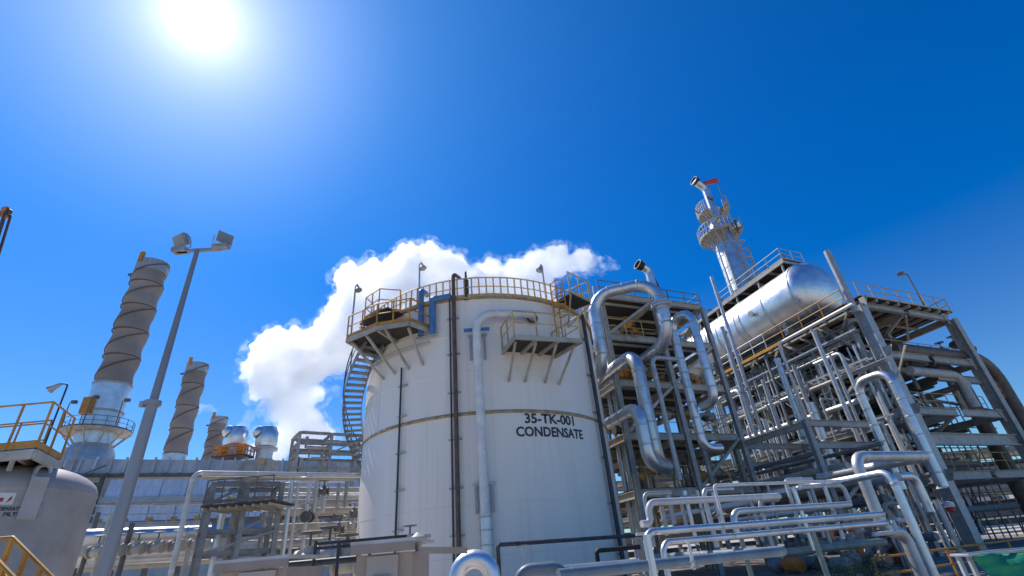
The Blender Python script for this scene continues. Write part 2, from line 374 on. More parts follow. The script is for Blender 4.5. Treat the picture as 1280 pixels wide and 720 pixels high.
# deck is straight edged: outer corners follow a chord
inL, inR = tp(8.3, PZ, TR + 0.02), tp(32, PZ, TR + 0.02)
outL, outR = on_z(643, 420, PZ), on_z(727, 425, PZ)
g = G(); g.prism([inL, outL, outR, inR], (0, 0, 0.06)); deck = g.build('access_platform', 'grating', tank, 'yellow railed platform bracketed off the right of the tank shell')
g = G(); g.bar(outL - Vector((0, 0, .05)), outR - Vector((0, 0, .05)), 0.1, 0.2); g.build('edge_beam', 'beige_paint', deck)
for p, q in ((inL, outL), (inR, outR)):
    g = G(); g.bar(p - Vector((0, 0, .05)), q - Vector((0, 0, .05)), 0.1, 0.2); g.build('edge_beam', 'beige_paint', deck)
for f in (0.33, 0.66):
    g = G(); g.bar(inL.lerp(inR, f) - Vector((0, 0, .06)), outL.lerp(outR, f) - Vector((0, 0, .06)), 0.1, 0.16); g.build('joist', 'beige_paint', deck)
for f, (x, y) in zip((0.05, 0.36, 0.68, 0.97), ((636, 478), (656, 477), (681, 478), (698, 479))):
    top = inL.lerp(inR, f).lerp(outL.lerp(outR, f), 0.8) - Vector((0, 0, .1))
    dd = {636: 9.9, 656: 16.5, 681: 25.4, 698: 32.3}[x]
    g = G(); g.bar(top, tp(dd, 8.56, TR + 0.01), 0.09, 0.09); g.build('brace', 'beige_paint', deck)
railing(deck, [inL + Vector((0, 0, .06)), outL + Vector((0, 0, .06)), outR + Vector((0, 0, .06)), inR + Vector((0, 0, .06))], 1.15, 'yellow_pale', 0.032, 1.0, toe=False)
# caged ladder from the platform to the roof
lad = thing('access_ladder', 'short yellow caged ladder climbing from the bracketed platform to the tank roof', 'ladder', tp(34.5, PZ, TR + 0.4))
for dd in (32.6, 35.9):
    g = G(); g.bar(tp(dd, PZ + .1, TR + 0.3), tp(dd, TZ + 1.1, TR + 0.3), 0.06, 0.06); g.build('stringer', 'yellow', lad)
for k in range(12):
    z = PZ + 0.3 + k * 0.28
    g = G(); g.tube([tp(32.6, z, TR + 0.3), tp(35.9, z, TR + 0.3)], 0.016, 5); g.build('rung', 'yellow', lad)
for k in range(5):
    z = PZ + 2.0 + k * 0.45
    g = G(); g.tube([tp(32.6, z, TR + 0.3), tp(32.0, z, TR + 0.75), tp(34.2, z, TR + 1.0), tp(36.4, z, TR + 0.75), tp(35.9, z, TR + 0.3)], 0.03, 5, 0.2); g.build('cage_hoop', 'yellow', lad)
for dd, rr in ((32.0, .75), (34.2, 1.0), (36.4, .75)):
    g = G(); g.bar(tp(dd, PZ + 2.0, TR + rr), tp(dd, PZ + 3.9, TR + rr), 0.03, 0.05); g.build('cage_strap', 'yellow', lad)
# small landing on the roof edge to the right of the ladder
lz = TZ + 0.25
l0, l1, l2, l3 = tp(37, lz, TR - 0.4), tp(37, lz, TR + 1.1), tp(50, lz, TR + 1.1), tp(50, lz, TR - 0.4)
g = G(); g.prism([l0, l1, l2, l3], (0, 0, 0.07)); land = g.build('roof_landing', 'grating', tank)
railing(land, [l1 + Vector((0, 0, .07)), l2 + Vector((0, 0, .07)), l3 + Vector((0, 0, .07))], 1.25, 'yellow_pale', 0.035, 0.8)
for p in (l1, l2):
    g = G(); g.bar(p, tp(43.5, lz - 1.2, TR), 0.07, 0.07); g.build('brace', 'beige_paint', land)

# ---- stair head platform at the upper left
QZ = 11.5
a0, a1, a2, a3 = tp(-60, QZ, TR + 0.02), tp(-50, QZ, TR + 1.95), tp(-25, QZ, TR + 1.2), tp(-22, QZ, TR + 0.02)
mid1, mid2 = tp(-36, QZ, TR + 1.7), tp(-40, QZ, TR + 0.02)
g = G(); g.prism([a0, a1, mid1, a2, a3, mid2], (0, 0, 0.07)); pl = g.build('stair_head_platform', 'grating', tank, 'grey grating platform with yellow railing at the head of the spiral stair')
for p, q in ((a0, a1), (a1, mid1), (mid1, a2), (a2, a3), (mid2, mid1)):
    g = G(); g.bar(p - Vector((0, 0, .07)), q - Vector((0, 0, .07)), 0.12, 0.2); g.build('edge_beam', 'beige_paint', pl)
for d, rr in ((-50, 1.7), (-42, 1.6), (-34, 1.4), (-27, .9)):
    g = G(); g.bar(tp(d, QZ - 0.1, TR + rr), tp(d + 2, QZ - 1.75, TR), 0.1, 0.1); g.build('brace', 'beige_paint', pl)
up7 = Vector((0, 0, .07))
railing(pl, [a1 + up7, mid1 + up7, a2 + up7, a3 + up7], 1.15, 'yellow', 0.035, 0.9)
# guard hoop and steps from that platform up to the roof edge
railing(pl, [tp(-53, QZ + 1.2, TR + .5), tp(-49, QZ + 1.2, TR + 1.2), tp(-40, QZ + 1.2, TR + 1.2), tp(-35, QZ + 1.2, TR + 0.4)], 1.25, 'yellow', 0.03, 0.7)
g = G(); sector(g, -53, -35, TR + 0.15, TR + 1.2, QZ + 1.12, 0.07); g.build('upper_step_deck', 'grating', pl)
for k in range(5):
    g = G(); z = QZ + 0.3 + k * 0.25; d = -58 + k * 1.4
    g.box(tp(d, z, TR + 0.75), (0.75, 0.24, 0.04), trad(d), trad(d + 90)); g.build('step', 'galv', pl)
# ---- spiral stair round the left of the shell
st = thing('spiral_stair', 'grey steel stair with open treads winding down the left side of the white tank', 'stair', tp(-100, 0, TR + 0.6))
N = 54; D0, D1 = -47, -197; Z0, Z1 = QZ, 0.4
def sa(f): return D0 + (D1 - D0) * f, Z0 + (Z1 - Z0) * f
first = None
for k in range(1, N):
    d, z = sa(k / N)
    g = G(); g.box(tp(d, z, TR + 0.67), (.9, 0.36, 0.05), trad(d), trad(d + 90)); g.build('tread', 'steel_grey', st)
for rr, hh in ((TR + 0.2, 0.36), (TR + 1.14, 0.28)):
    g = G(); P = [tp(sa(i / 60)[0], sa(i / 60)[1] - 0.02, rr) for i in range(61)]
    for p, q in zip(P, P[1:]): g.bar(p, q, 0.035, hh)
    g.build('stringer', 'steel_grey', st)
P = [tp(sa(i / 60)[0], sa(i / 60)[1] + 1.0, TR + 1.17) for i in range(61)]
g = G(); g.tube(P, 0.032, 6); g.build('handrail', 'dark_pipe', st)
P2 = [p - Vector((0, 0, .48)) for p in P]
g = G(); g.tube(P2, 0.025, 6); g.build('middle_rail', 'dark_pipe', st)
for i in range(0, 61, 5):
    g = G(); g.tube([P[i] - Vector((0, 0, 1.0)), P[i]], 0.03, 6); g.build('post', 'dark_pipe', st)

# ---- pipes running up the shell
def clips(parent, d, zs, r, name='pipe_clip', m='galv'):
    for z in zs:
        g = G(); g.box(tp(d, z, TR + 0.06), (0.1, 0.3 + 2 * r, 0.06), trad(d), trad(d + 90)); g.build(name, m, parent)
t = thing('brown_riser_pipe', 'tall rust brown pipe clamped up the tank shell and rising past the roof railing', 'pipe', tp(-10.6, 0.3))
g = G(); g.tube([tp(-10.6, 0.3, TR + 0.22), tp(-10.6, 14.2, TR + 0.22), tp(-8.8, 14.2, TR - 0.3)], 0.095, 10, 0.2); g.build('pipe', 'rust_pipe', t)
g = G(); g.tube([tp(-12.6, 0.3, TR + 0.12), tp(-12.6, 13.2, TR + 0.12)], 0.04, 8); g.build('conduit', 'dark_pipe', t)
clips(t, -11.4, (2.6, 4.3, 6.2, 8.2, 10.0, 11.8), 0.14)
t = thing('white_drop_pipe', 'white insulated pipe arching off the tank roof and dropping straight down the shell', 'pipe', tp(-2, 0.4))
g = G(); g.tube([tp(22, 11.75, TR + .05), tp(21, 11.75, TR + 0.55), tp(-1.6, 11.6, TR + 0.75), tp(-1.6, 3.2, TR + 0.3)], 0.19, 14, 0.85); g.build('pipe', 'white_pipe', t)
g = G(); g.disc(tp(22, 11.75, TR + .16), 0.3, 0.06, trad(22)); g.build('flange', 'rust_pipe', t)
g = G(); g.tube([tp(-1.6, 3.2, TR + .3), tp(-1.6, 1.4, TR + .3)], 0.235, 14); g.build('cladding_sleeve', 'clad', t)
for z in (3.15, 2.7, 2.2):
    g = G(); g.disc(tp(-1.6, z, TR + .3), 0.26, 0.05, (0, 0, 1)); g.build('band', 'galv', t)
for z0, z1, mm in ((3.3, 4.35, 'rust_pipe'), (9.6, 10.75, 'rust_pipe')):
    for dd in (-4.4, 1.2):
        g = G(); g.bar(tp(dd, z0, TR + .12), tp(dd, z1, TR + .12), 0.1, 0.14, trad(dd)); g.build('guide_post', 'galv', t)
    g = G(); g.bar(tp(-5.4, z1, TR + .2), tp(2.2, z1, TR + .2), 0.1, 0.1); g.build('guide_bar', 'galv', t)
g = G(); g.bar(tp(-6.4, 10.9, TR + .55), tp(3.2, 10.9, TR + .55), 0.06, 0.16); g.build('guide_plate', 'blue_steel', t)
t = thing('thin_conduit', 'thin dark conduit running up the left part of the tank shell', 'pipe', tp(-35.3, 0.2))
g = G(); g.tube([tp(-35.3, .2, TR + .1), tp(-35.3, 9.9, TR + .1)], 0.045, 8); g.build('pipe', 'dark_pipe', t); clips(t, -34.6, (1.5, 3, 4.5, 6, 7.6, 9), 0.1)
t = thing('dark_shell_pipe', 'dark slender pipe running the full height of the tank near its right edge', 'pipe', tp(55.5, 0.2))
g = G(); g.tube([tp(55.5, .2, TR + .2), tp(55.5, 12.9, TR + .2)], 0.10, 10); g.build('pipe', 'dark_pipe', t); clips(t, 55.5, (1.5, 3.5, 5.5, 7.6, 9.5, 11.5), 0.12)
t = thing('blue_foam_pipe', 'short pair of blue painted pipes bent over the tank top beside the stair platform', 'pipe', tp(-22, 11.0))
g = G(); g.tube([tp(-25, 11.15, TR + .25), tp(-25, 13.6, TR + .25), tp(-25, 13.6, TR - .3)], 0.14, 12, 0.12); g.build('pipe', 'blue_steel', t)
g = G(); g.tube([tp(-19.6, 11.05, TR + .25), tp(-19.6, 12.95, TR + .25), tp(-11.8, 12.95, TR + .2)], 0.15, 12, 0.12); g.build('pipe', 'blue_steel', t)
g = G(); g.tube([tp(-27, 11.05, TR + .3), tp(-17.5, 11.05, TR + .3)], 0.05, 6); g.build('support_bar', 'galv', t)
t = thing('foam_ring_pipe', 'thin grey pipe curving along the shell from the blue pipes to the stair bracket', 'pipe', tp(-45, 9.9))
g = G(); g.tube(arc(-21, -82, 10.75, TR + .22, 22), 0.05, 6); g.build('pipe', 'galv', t)

# ---- lamp standards on the tank top
def tank_lamp(deg, z, r, h, label, side=1):
    base = tp(deg, z, r)
    t = thing('lamp_standard', label, 'lamp', base, 'slim lamp standards on the tank roof')
    g = G(); g.tube([base, base + Vector((0, 0, h))], 0.045, 8); g.build('mast', 'galv', t)
    g = G(); c = base + Vector((0.12 * side, 0, h - 0.1))
    g.lathe([(0.05, 0.24), (0.08, 0.16), (0.09, 0.0), (0.18, -0.16), (0.19, -0.19)], c, 14, Vector((-0.35 * side, 0.2, 1))); g.build('lamp_head', 'galv', t)
    g = G(); g.disc(c - Vector((-0.08 * side, .04, 0.17)), 0.16, 0.03, Vector((-0.35 * side, 0.2, 1))); g.build('lens', 'glass', t)
    g = G(); g.bar(base + Vector((0, 0, h - .02)), c + Vector((0, 0, .15)), 0.05, 0.05); g.build('bracket', 'galv', t)
tank_lamp(-51, QZ + .1, TR + 1.7, 3.0, 'slim lamp standard rising from the yellow stair platform on the left of the tank')
tank_lamp(-27, TZ + .05, TR + .1, 2.5, 'slim lamp standard on the tank rim just left of the blue pipes')
tank_lamp(33, TZ + .05, TR - .2, 2.4, 'slim lamp standard on the tank rim next to the caged ladder', -1)
t = thing('roof_vent', 'small dark vent post on the tank rim right of the brown pipe', 'vent', tp(-6, TZ))
g = G(); g.tube([tp(-5.5, TZ, TR), tp(-5.5, TZ + 1.1, TR)], 0.13, 10); g.build('post', 'dark_pipe', t)
g = G(); g.lathe([(0.05, .5), (0.06, .1), (.1, 0)], tp(-5.5, TZ + 1.1, TR), 8); g.build('spike', 'dark_pipe', t)
# ================================================================== STEAM CLOUD
def cloud(name, label, puffs, Y, seed, vox, mname, children=8, squash=0.75, fringe=False):
    rnd = random.Random(seed); bm = bmesh.new(); px2m = None
    for (x, y, r) in puffs:
        c = on_y(x, y, Y); depth = (c - EYE).dot(_F); rm = r * depth / FOC
        c.y += rnd.uniform(-.4, .4) * rm
        m = Matrix.Translation(c) @ Matrix.Diagonal((rm, rm * squash, rm, 1)); bmesh.ops.create_icosphere(bm, subdivisions=2, radius=1, matrix=m)
        for k in range(children):
            d = Vector((rnd.gauss(0, 1), rnd.gauss(0, .6), rnd.gauss(0, 1))).normalized(); rr = rm * rnd.uniform(.22, .45)
            cc = c + Vector((d.x * rm, d.y * rm * squash, d.z * rm)) * rnd.uniform(.8, .98)
            bmesh.ops.create_icosphere(bm, subdivisions=2, radius=1, matrix=Matrix.Translation(cc) @ Matrix.Diagonal((rr, rr, rr, 1)))
            for q in range(3):
                d2 = Vector((rnd.gauss(0, 1), rnd.gauss(0, 1), rnd.gauss(0, 1))).normalized(); r3 = rr * rnd.uniform(.3, .5)
                bmesh.ops.create_icosphere(bm, subdivisions=1, radius=1, matrix=Matrix.Translation(cc + d2 * rr * .95) @ Matrix.Diagonal((r3, r3, r3, 1)))
    me = bpy.data.meshes.new(name); bm.to_mesh(me); bm.free(); me.materials.append(MATS[mname])
    o = bpy.data.objects.new(name, me); col.objects.link(o)
    org = on_y(puffs[0][0], puffs[0][1], Y); me.transform(Matrix.Translation(-org)); o.location = org
    md = o.modifiers.new('remesh', 'REMESH'); md.mode = 'VOXEL'; md.voxel_size = vox; md.use_smooth_shade = True
    for i, (sz, st) in enumerate(((5.0, 2.2), (1.9, 1.3), (0.75, .7))):
        tx = bpy.data.textures.new(name + str(i), 'CLOUDS'); tx.noise_scale = sz; tx.noise_depth = 3
        d = o.modifiers.new('d%d' % i, 'DISPLACE'); d.texture = tx; d.strength = st; d.mid_level = .5; d.texture_coords = 'LOCAL'
    if fringe:
        f = o.copy(); f.data = o.data.copy(); f.data.materials.clear(); f.data.materials.append(MATS['fringe']); f.name = 'cloud_fringe'; col.objects.link(f)
        f.parent = o; f.location = (0, 0, 0); f.scale = (1, 1, 1)
        f.modifiers['d0'].strength = 4.5; f.modifiers['d1'].strength = 4.2; f.modifiers['d2'].strength = 1.6; f.modifiers['d1'].mid_level = .3; f.modifiers['d0'].mid_level = .38
    if label: tag(o, label, 'cloud')
    return o
def vol_mat(name, dens, color=(1, 1, 1), aniso=0.3):
    m = bpy.data.materials.new(name); m.use_nodes = True; t = m.node_tree; t.nodes.clear()
    out = t.nodes.new('ShaderNodeOutputMaterial'); v = t.nodes.new('ShaderNodeVolumePrincipled')
    v.inputs['Density'].default_value = dens; v.inputs['Color'].default_value = (*color, 1); v.inputs['Anisotropy'].default_value = aniso
    t.links.new(v.outputs[0], out.inputs['Volume']); MATS[name] = m
vol_mat('steam', 0.45, aniso=0.76); vol_mat('wisp', 0.07, aniso=.7); vol_mat('fringe', 0.11, aniso=.7)
vol_mat('tail', 0.3, aniso=.7)
for nm_ in ('fringe', 'tail'):                      # torn, uneven density
    t_ = MATS[nm_].node_tree; v_ = t_.nodes['Principled Volume']; tc_ = t_.nodes.new('ShaderNodeTexCoord'); n_ = t_.nodes.new('ShaderNodeTexNoise'); n_.inputs['Scale'].default_value = .45; n_.inputs['Detail'].default_value = 4; n_.inputs['Roughness'].default_value = .65
    r_ = t_.nodes.new('ShaderNodeMapRange'); r_.inputs['From Min'].default_value = .46; r_.inputs['From Max'].default_value = .64; r_.inputs['To Max'].default_value = v_.inputs['Density'].default_value
    t_.links.new(tc_.outputs['Object'], n_.inputs['Vector']); t_.links.new(n_.outputs['Fac'], r_.inputs['Value']); t_.links.new(r_.outputs[0], v_.inputs['Density'])
MAIN = [(436, 341, 12), (452, 358, 26), (440, 385, 30), (490, 346, 28), (520, 343, 32), (537, 322, 14), (560, 350, 32), (600, 350, 22), (575, 395, 45), (500, 395, 50),
        (445, 420, 40), (405, 430, 30), (372, 436, 26), (345, 432, 22), (385, 455, 36), (350, 462, 32), (325, 450, 20), (312, 462, 11), (330, 480, 20), (366, 500, 30), (375, 525, 24), (362, 540, 20), (390, 548, 24), (340, 560, 22), (425, 445, 20),
        (418, 392, 12), (428, 350, 9), (395, 412, 12), (470, 338, 12), (505, 318, 12), (555, 322, 12), (575, 330, 10), (618, 336, 12),
        (645, 340, 20), (660, 328, 12), (675, 336, 20), (700, 330, 18), (690, 320, 10), (725, 328, 16), (655, 375, 36), (610, 385, 40)]
TAIL = [(735, 326, 13), (748, 327, 12), (760, 330, 9), (742, 338, 9), (768, 332, 6), (752, 342, 6), (735, 345, 7), (720, 343, 9)]
cloud('steam_cloud', 'big billowing white steam cloud drifting across the sky behind the white tank', MAIN, 120, 3, 0.42, 'steam', fringe=True)
cloud('steam_tail', 'thin tapering tail at the right end of the steam cloud, near the vent', TAIL, 118, 12, 0.35, 'tail', 6)
cloud('cloud_wisp', 'tiny white cloud puff in the blue just left of the spiral stair', [(423, 490, 7), (428, 500, 6), (420, 487, 4)], 125, 5, 0.4, 'wisp', 3)
cloud('cloud_wisp', 'thin faint cloud wisp between the second striped stack and the steam cloud', [(252, 512, 8), (262, 508, 6), (268, 515, 5), (310, 520, 8), (325, 515, 7), (340, 520, 9), (300, 535, 9), (320, 540, 10)], 140, 8, 0.5, 'wisp', 4)
# ground
g = G(); g.add([(-3000, -3000, 0), (3000, -3000, 0), (3000, 3000, 0), (-3000, 3000, 0)], [(0, 1, 2, 3)]); g.build('ground', 'gravel', None, kind='structure')
# ================================================================== PIPE AND FRAME BUILDERS
Z3 = Vector((0, 0, 1))
HX = Vector((math.sin(R(54)), math.cos(R(54)), 0)); HN = Vector((HX.y, -HX.x, 0))     # axes of the left racks; HN faces the viewer
def plane(kind, k):
    """returns (pixel -> point, horizontal axis) of an upright plane: 'A' b = k, 'B' a = k, 'Y' y = k"""
    if kind == 'A': return (lambda x, y: pA(x, y, k)), AX
    if kind == 'B': return (lambda x, y: pB(x, y, k)), BX
    if kind == 'H': p0 = on_y(350, 640, k); return (lambda x, y: plane_hit(x, y, p0, HN)), HX
    return (lambda x, y: on_y(x, y, k)), Vector((1, 0, 0))
def trace(kind, k, pix):
    """square corner points of a pipe lying in an upright plane: every leg is made truly upright or truly level"""
    f, h = plane(kind, k); out = []
    for (x, y) in pix:
        p = f(x, y)
        if out:
            q = out[-1]; d = p - q; dh = d.dot(h)
            if abs(d.z) > abs(dh): p = Vector((q.x, q.y, p.z))
            else: p = q + h * dh
        out.append(p)
    return out
PK = [1.0]       # nominal bore factor of the run being laid
def pipe(label, pts, r, m='clad', bend=None, seams=0.0, name='pipe_run', group=None, n=12, flanges=(), cat='pipe'):
    r = r * PK[0]; bend = bend * (1 + PK[0]) / 2 if bend is not None else None
    base = min(pts, key=lambda p: p.z)
    t = thing(name, label, cat, base, group)
    g = G(); g.tube(pts, r, n, bend if bend is not None else r * 2.6); g.build('pipe', m, t)
    if seams:
        g = G()
        for p, q in zip(pts, pts[1:]):
            L = (q - p).length; d = (q - p).normalized(); e = r * 3.0; c = int((L - 2 * e) / seams)
            if c < 1: continue
            for i in range(c + 1): g.lathe([(r * 0.99, -.05), (r * 1.05, -.035), (r * 1.05, .035), (r * 0.99, .05)], p + d * (e + (L - 2 * e) * i / c), n, d)
        if g.v: g.build('cladding_seams', 'clad_dull' if m == 'clad' else m, t, kind='stuff')
    for (i, f) in flanges:
        p = pts[i].lerp(pts[i + 1], f); d = pts[i + 1] - pts[i]
        g = G(); g.disc(p, r * 1.7, r * .35, d, 12); g.disc(p + d.normalized() * r * .42, r * 1.7, r * .35, d, 12); g.build('flange', 'galv', t)
    return t
def valve(label, p, d, s, m='yellow', body='grey_paint', group=None):
    """gate valve: body, two flanges, bonnet, stem and handwheel"""
    p = Vector(p); d = Vector(d).normalized(); up = Z3 if abs(d.z) < .8 else Vector((-.6, -.8, 0))
    t = thing('gate_valve', label, 'valve', p, group)
    g = G(); g.lathe([(s * .28, -s * .5), (s * .45, -s * .2), (s * .45, s * .2), (s * .28, s * .5)], p, 10, d); g.lathe([(s * .35, 0), (s * .22, s * .7), (.01, s * .7)], p, 8, up); g.build('body', body, t)
    for e in (-1, 1): g = G(); g.disc(p + d * s * .55 * e, s * .55, s * .14, d, 12); g.build('flange', body, t)
    g = G(); g.tube([p + up * s * .6, p + up * s * 1.35], s * .07, 6); g.build('stem', 'steel_dark', t)
    g = G(); a = up.cross(d).normalized(); c = p + up * s * 1.3
    g.tube([c + (a * math.cos(i * math.pi / 6) + d * math.sin(i * math.pi / 6)) * s * .5 for i in range(13)], s * .06, 5)
    for q in (a, d): g.bar(c - q * s * .5, c + q * s * .5, s * .07, s * .07)
    g.build('handwheel', m, t); return t
def flood(t, c, aim, s, m='galv'):
    """flood light head hung on thing t"""
    aim = Vector(aim).normalized(); x = aim.cross(Z3).normalized(); y = x.cross(aim)
    g = G(); c = Vector(c)
    P = []
    for (dz, k) in ((-.55, .45), (-.2, .8), (.3, 1.0)): P.append([c + aim * (s * dz) + x * (sx * s * .75 * k) + y * (sy * s * .55 * k) for sx, sy in ((-1, -1), (1, -1), (1, 1), (-1, 1))])
    V = sum(P, []); F = [(0, 1, 2, 3)] + [(4 * i + j, 4 * i + (j + 1) % 4, 4 * i + 4 + (j + 1) % 4, 4 * i + 4 + j) for i in range(2) for j in range(4)] + [(11, 10, 9, 8)]
    g.add(V, F); h = g.build('lamp_head', m, t)
    g = G(); g.box(c + aim * s * .315, (1.35 * s, 1.0 * s, .02), x, y, aim); g.build('lens', 'glass', t)
    g = G(); g.tube([c + x * s * .85, c + x * s * .85 - y * s * .8, c - x * s * .85 - y * s * .8, c - x * s * .85], s * .06, 5); g.build('yoke', m, t)

# ================================================================== LEFT: LAMP POST, BOOM, STACKS, TURBINE HALL
pb = on_y(128, 720, 8.0); pb.z = 0; ptop = on_y(248, 312, 8.0).z
lp = thing('lamp_post', 'tall tapered grey post carrying two floodlights in front of the twisted stacks', 'lamp post', pb)
H1 = on_y(182, 505, 8.0).z
g = G(); g.tube([pb, pb + Z3 * H1], [0.112, 0.088], 14); g.build('lower_shaft', 'pole', lp)
g = G(); g.tube([pb + Z3 * (H1 - .05), pb + Z3 * ptop], [0.068, 0.042], 12); g.build('upper_shaft', 'pole', lp)
g = G(); g.disc(pb + Z3 * H1, .13, .08, Z3); g.build('collar', 'pole', lp)
g = G(); g.box(pb + Vector((-.13, -.06, H1 - .02)), (.07, .07, .1)); g.build('junction_box', 'galv', lp)
g = G(); g.bar(pb + Vector((-.42, 0, ptop)), pb + Vector((.45, .05, ptop)), .06, .06); g.build('cross_arm', 'galv', lp)
g = G(); g.bar(pb + Vector((-.5, 0, ptop + .02)), pb + Vector((-.22, 0, ptop + .02)), .17, .1); g.build('mounting_box', 'galv', lp)
g = G(); g.bar(pb + Vector((.33, 0, ptop + .02)), pb + Vector((.62, 0, ptop + .02)), .15, .08); g.build('mounting_box', 'galv', lp)
flood(lp, pb + Vector((-.42, 0.05, ptop + .30)), (-.35, -.8, -.45), .24)
flood(lp, pb + Vector((.46, 0.05, ptop + .26)), (.75, -.5, -.15), .21)

bt = on_y(8, 262, 60); bb = on_y(-14, 330, 60)
t = thing('crane_boom', 'dark tip of an orange brown lattice crane boom at the left edge of the sky', 'crane boom', bb - Z3 * 24)
x1 = Vector((1, 0, 0)); yv = Vector((0, 1, 0)); dd = (bt - bb).normalized(); b0 = bb - dd * 24
for i, (sx, sy) in enumerate(((-.55, -.55), (.55, -.55), (.55, .55), (-.55, .55))):
    g = G(); g.tube([b0 + x1 * sx + yv * sy, bt - dd * 1.2 + x1 * sx * .9 + yv * sy * .9, bt + x1 * sx * .3], .2, 6); g.build('chord', 'rust_pipe', t)
for i in range(26):
    p = b0 + dd * (i * 1.05); q = p + dd * 1.05; s = .55 * (1 if i % 2 else -1)
    g = G(); g.tube([p + x1 * s - yv * .55, q - x1 * s - yv * .55], .06, 5); g.build('lacing', 'steel_dark', t)
    g = G(); g.tube([p + x1 * s + yv * .55, q - x1 * s + yv * .55], .06, 5); g.build('lacing', 'steel_dark', t)
g = G(); g.disc(bt - dd * .6 + x1 * .15, .75, .5, yv, 14); g.build('sheave', 'rust_pipe', t)
g = G(); g.bar(bt - dd * 1.6, bt + dd * .3, .8, .9); g.build('head', 'orange', t)

def twisted_stack(label, px, pyb, pyt, Y, r, base_z, group, turns, detail):
    b = on_y(px, pyb, Y); ax = Vector((b.x, b.y, 0)); zb = b.z; d = ray(px, pyb)
    # height from the sight line to the top, on the same upright axis
    best = None
    zt = zb
    while True:
        q = Vector((ax.x, ax.y, zt)) - EYE; yy = 360 - FOC * q.dot(_U) / q.dot(_F)
        if yy < pyt or zt > 90: break
        zt += .05
    t = thing('exhaust_stack', label, 'exhaust stack', Vector((ax.x, ax.y, base_z)), group)
    n = 28; L = zt - zb; seg = L / turns
    for k in range(turns):
        z0 = zb + seg * k; g = G(); V = []; m = 14
        for i in range(m + 1):
            z = z0 + seg * i / m
            for j in range(n):
                a = 2 * math.pi * j / n; ph = a + 2 * math.pi * (i / m)
                rr = r * (1 + .06 * math.cos(ph)); V.append(Vector((ax.x + rr * math.cos(a), ax.y + rr * math.sin(a), z)))
        g.add(V, [(i * n + j, i * n + (j + 1) % n, (i + 1) * n + (j + 1) % n, (i + 1) * n + j) for i in range(m) for j in range(n)], True)
        g.build('wrapped_section', 'stack_wrap' if k < turns - 1 or not detail else 'stack_wrap', t)
        g = G(); g.lathe([(r * 1.0, -.06), (r * 1.075, -.06), (r * 1.075, .06), (r * 1.0, .06)], (ax.x, ax.y, z0), 28); g.build('band', 'stack_strake', t)
        g = G(); P = []
        for i in range(29):
            a = math.pi + 1.15 * math.pi * i / 28 - .25; z = z0 + seg * i / 28
            P.append(Vector((ax.x + r * 1.05 * math.cos(a), ax.y + r * 1.05 * math.sin(a), z)))
        g.tube(P, .085, 5); g.build('helical_strake', 'stack_strake', t)
    g = G(); g.lathe([(r * .98, zt - 1.6), (r * 1.04, zt - 1.6), (r * 1.04, zt), (r * .9, zt), (r * .9, zt - 1.5)], ax, 28); g.build('top_rim', 'galv', t)
    g = G(); g.box((ax.x - r * .2, ax.y - r * 1.02, zt + .1), (.5, .4, 1.5)); g.build('davit', 'yellow', t)
    g = G(); g.box((ax.x - r * 1.15, ax.y - .6, zt - 1.8), (.8, .3, .3)); g.build('lug', 'steel_dark', t)
    g = G(); g.lathe([(r * 1.03, base_z), (r * 1.03, zb)], ax, 36)
    g.build('clad_base', 'clad', t)
    return t, ax, zb, zt
SG = 'twisted exhaust stacks behind the turbine hall'
t, ax, zb, zt = twisted_stack('largest brown stack with spiral strakes, above a silver base and railed platform', 141, 482, 331, 55, 1.85, 14, None, 5, True)
pz = zb - 5.6
for z in (zb - .05, zb - 3.4): g = G(); g.lathe([(1.9, z - .12), (2.02, z - .12), (2.02, z + .12), (1.9, z + .12)], ax, 36); g.build('band', 'galv', t)
g = G(); g.lathe([(1.98, pz - .15), (3.4, pz - .15), (3.4, pz), (1.98, pz)], ax, 30, smooth=False); dk = g.build('ring_platform', 'beige_paint', t)
railing(dk, [ax + Vector((3.35 * math.cos(i * math.pi / 9), 3.35 * math.sin(i * math.pi / 9), pz)) for i in range(18)], 1.15, 'steel_dark', .035, 1.2, closed=True)
for i in range(10):
    a = i * math.pi / 5; u = Vector((math.cos(a), math.sin(a), 0)); g = G(); g.bar(ax + u * 1.95 + Z3 * (pz - 1.7), ax + u * 3.2 + Z3 * (pz - .2), .14, .14); g.build('bracket', 'beige_paint', t)
g = G(); g.box(ax + Vector((-.3, -2.15, pz + 2.6)), (1.1, .5, 1.9)); g.build('damper_drive', 'yellow', t)
g = G(); g.lathe([(2.4, 14), (2.4, pz - 2.6), (1.9, pz - 1.5)], ax, 36); g.build('base_drum', 'clad_dull', t)
for a in (-2.4, -1.3, -.4):
    u = Vector((math.cos(a), math.sin(a), 0)); g = G(); g.tube([ax + u * 3.3 + Z3 * pz, ax + u * 3.3 + Z3 * (pz + 3), ax + u * 3.3 + Vector((.4, 0, pz + 3.2))], .06, 6); g.box(ax + u * 3.3 + Vector((.5, 0, pz + 3.1)), (.5, .4, .35)); g.build('lamp_bracket', 'steel_dark', t)
twisted_stack('mid sized brown stack with spiral strakes rising behind the ribbed roof', 219, 568, 456, 84, 1.75, 14, None, 4, False)
twisted_stack('shortest brown stack with spiral strakes, left of the two silver hoods', 262, 580, 522, 112, 1.75, 14, None, 3, False)
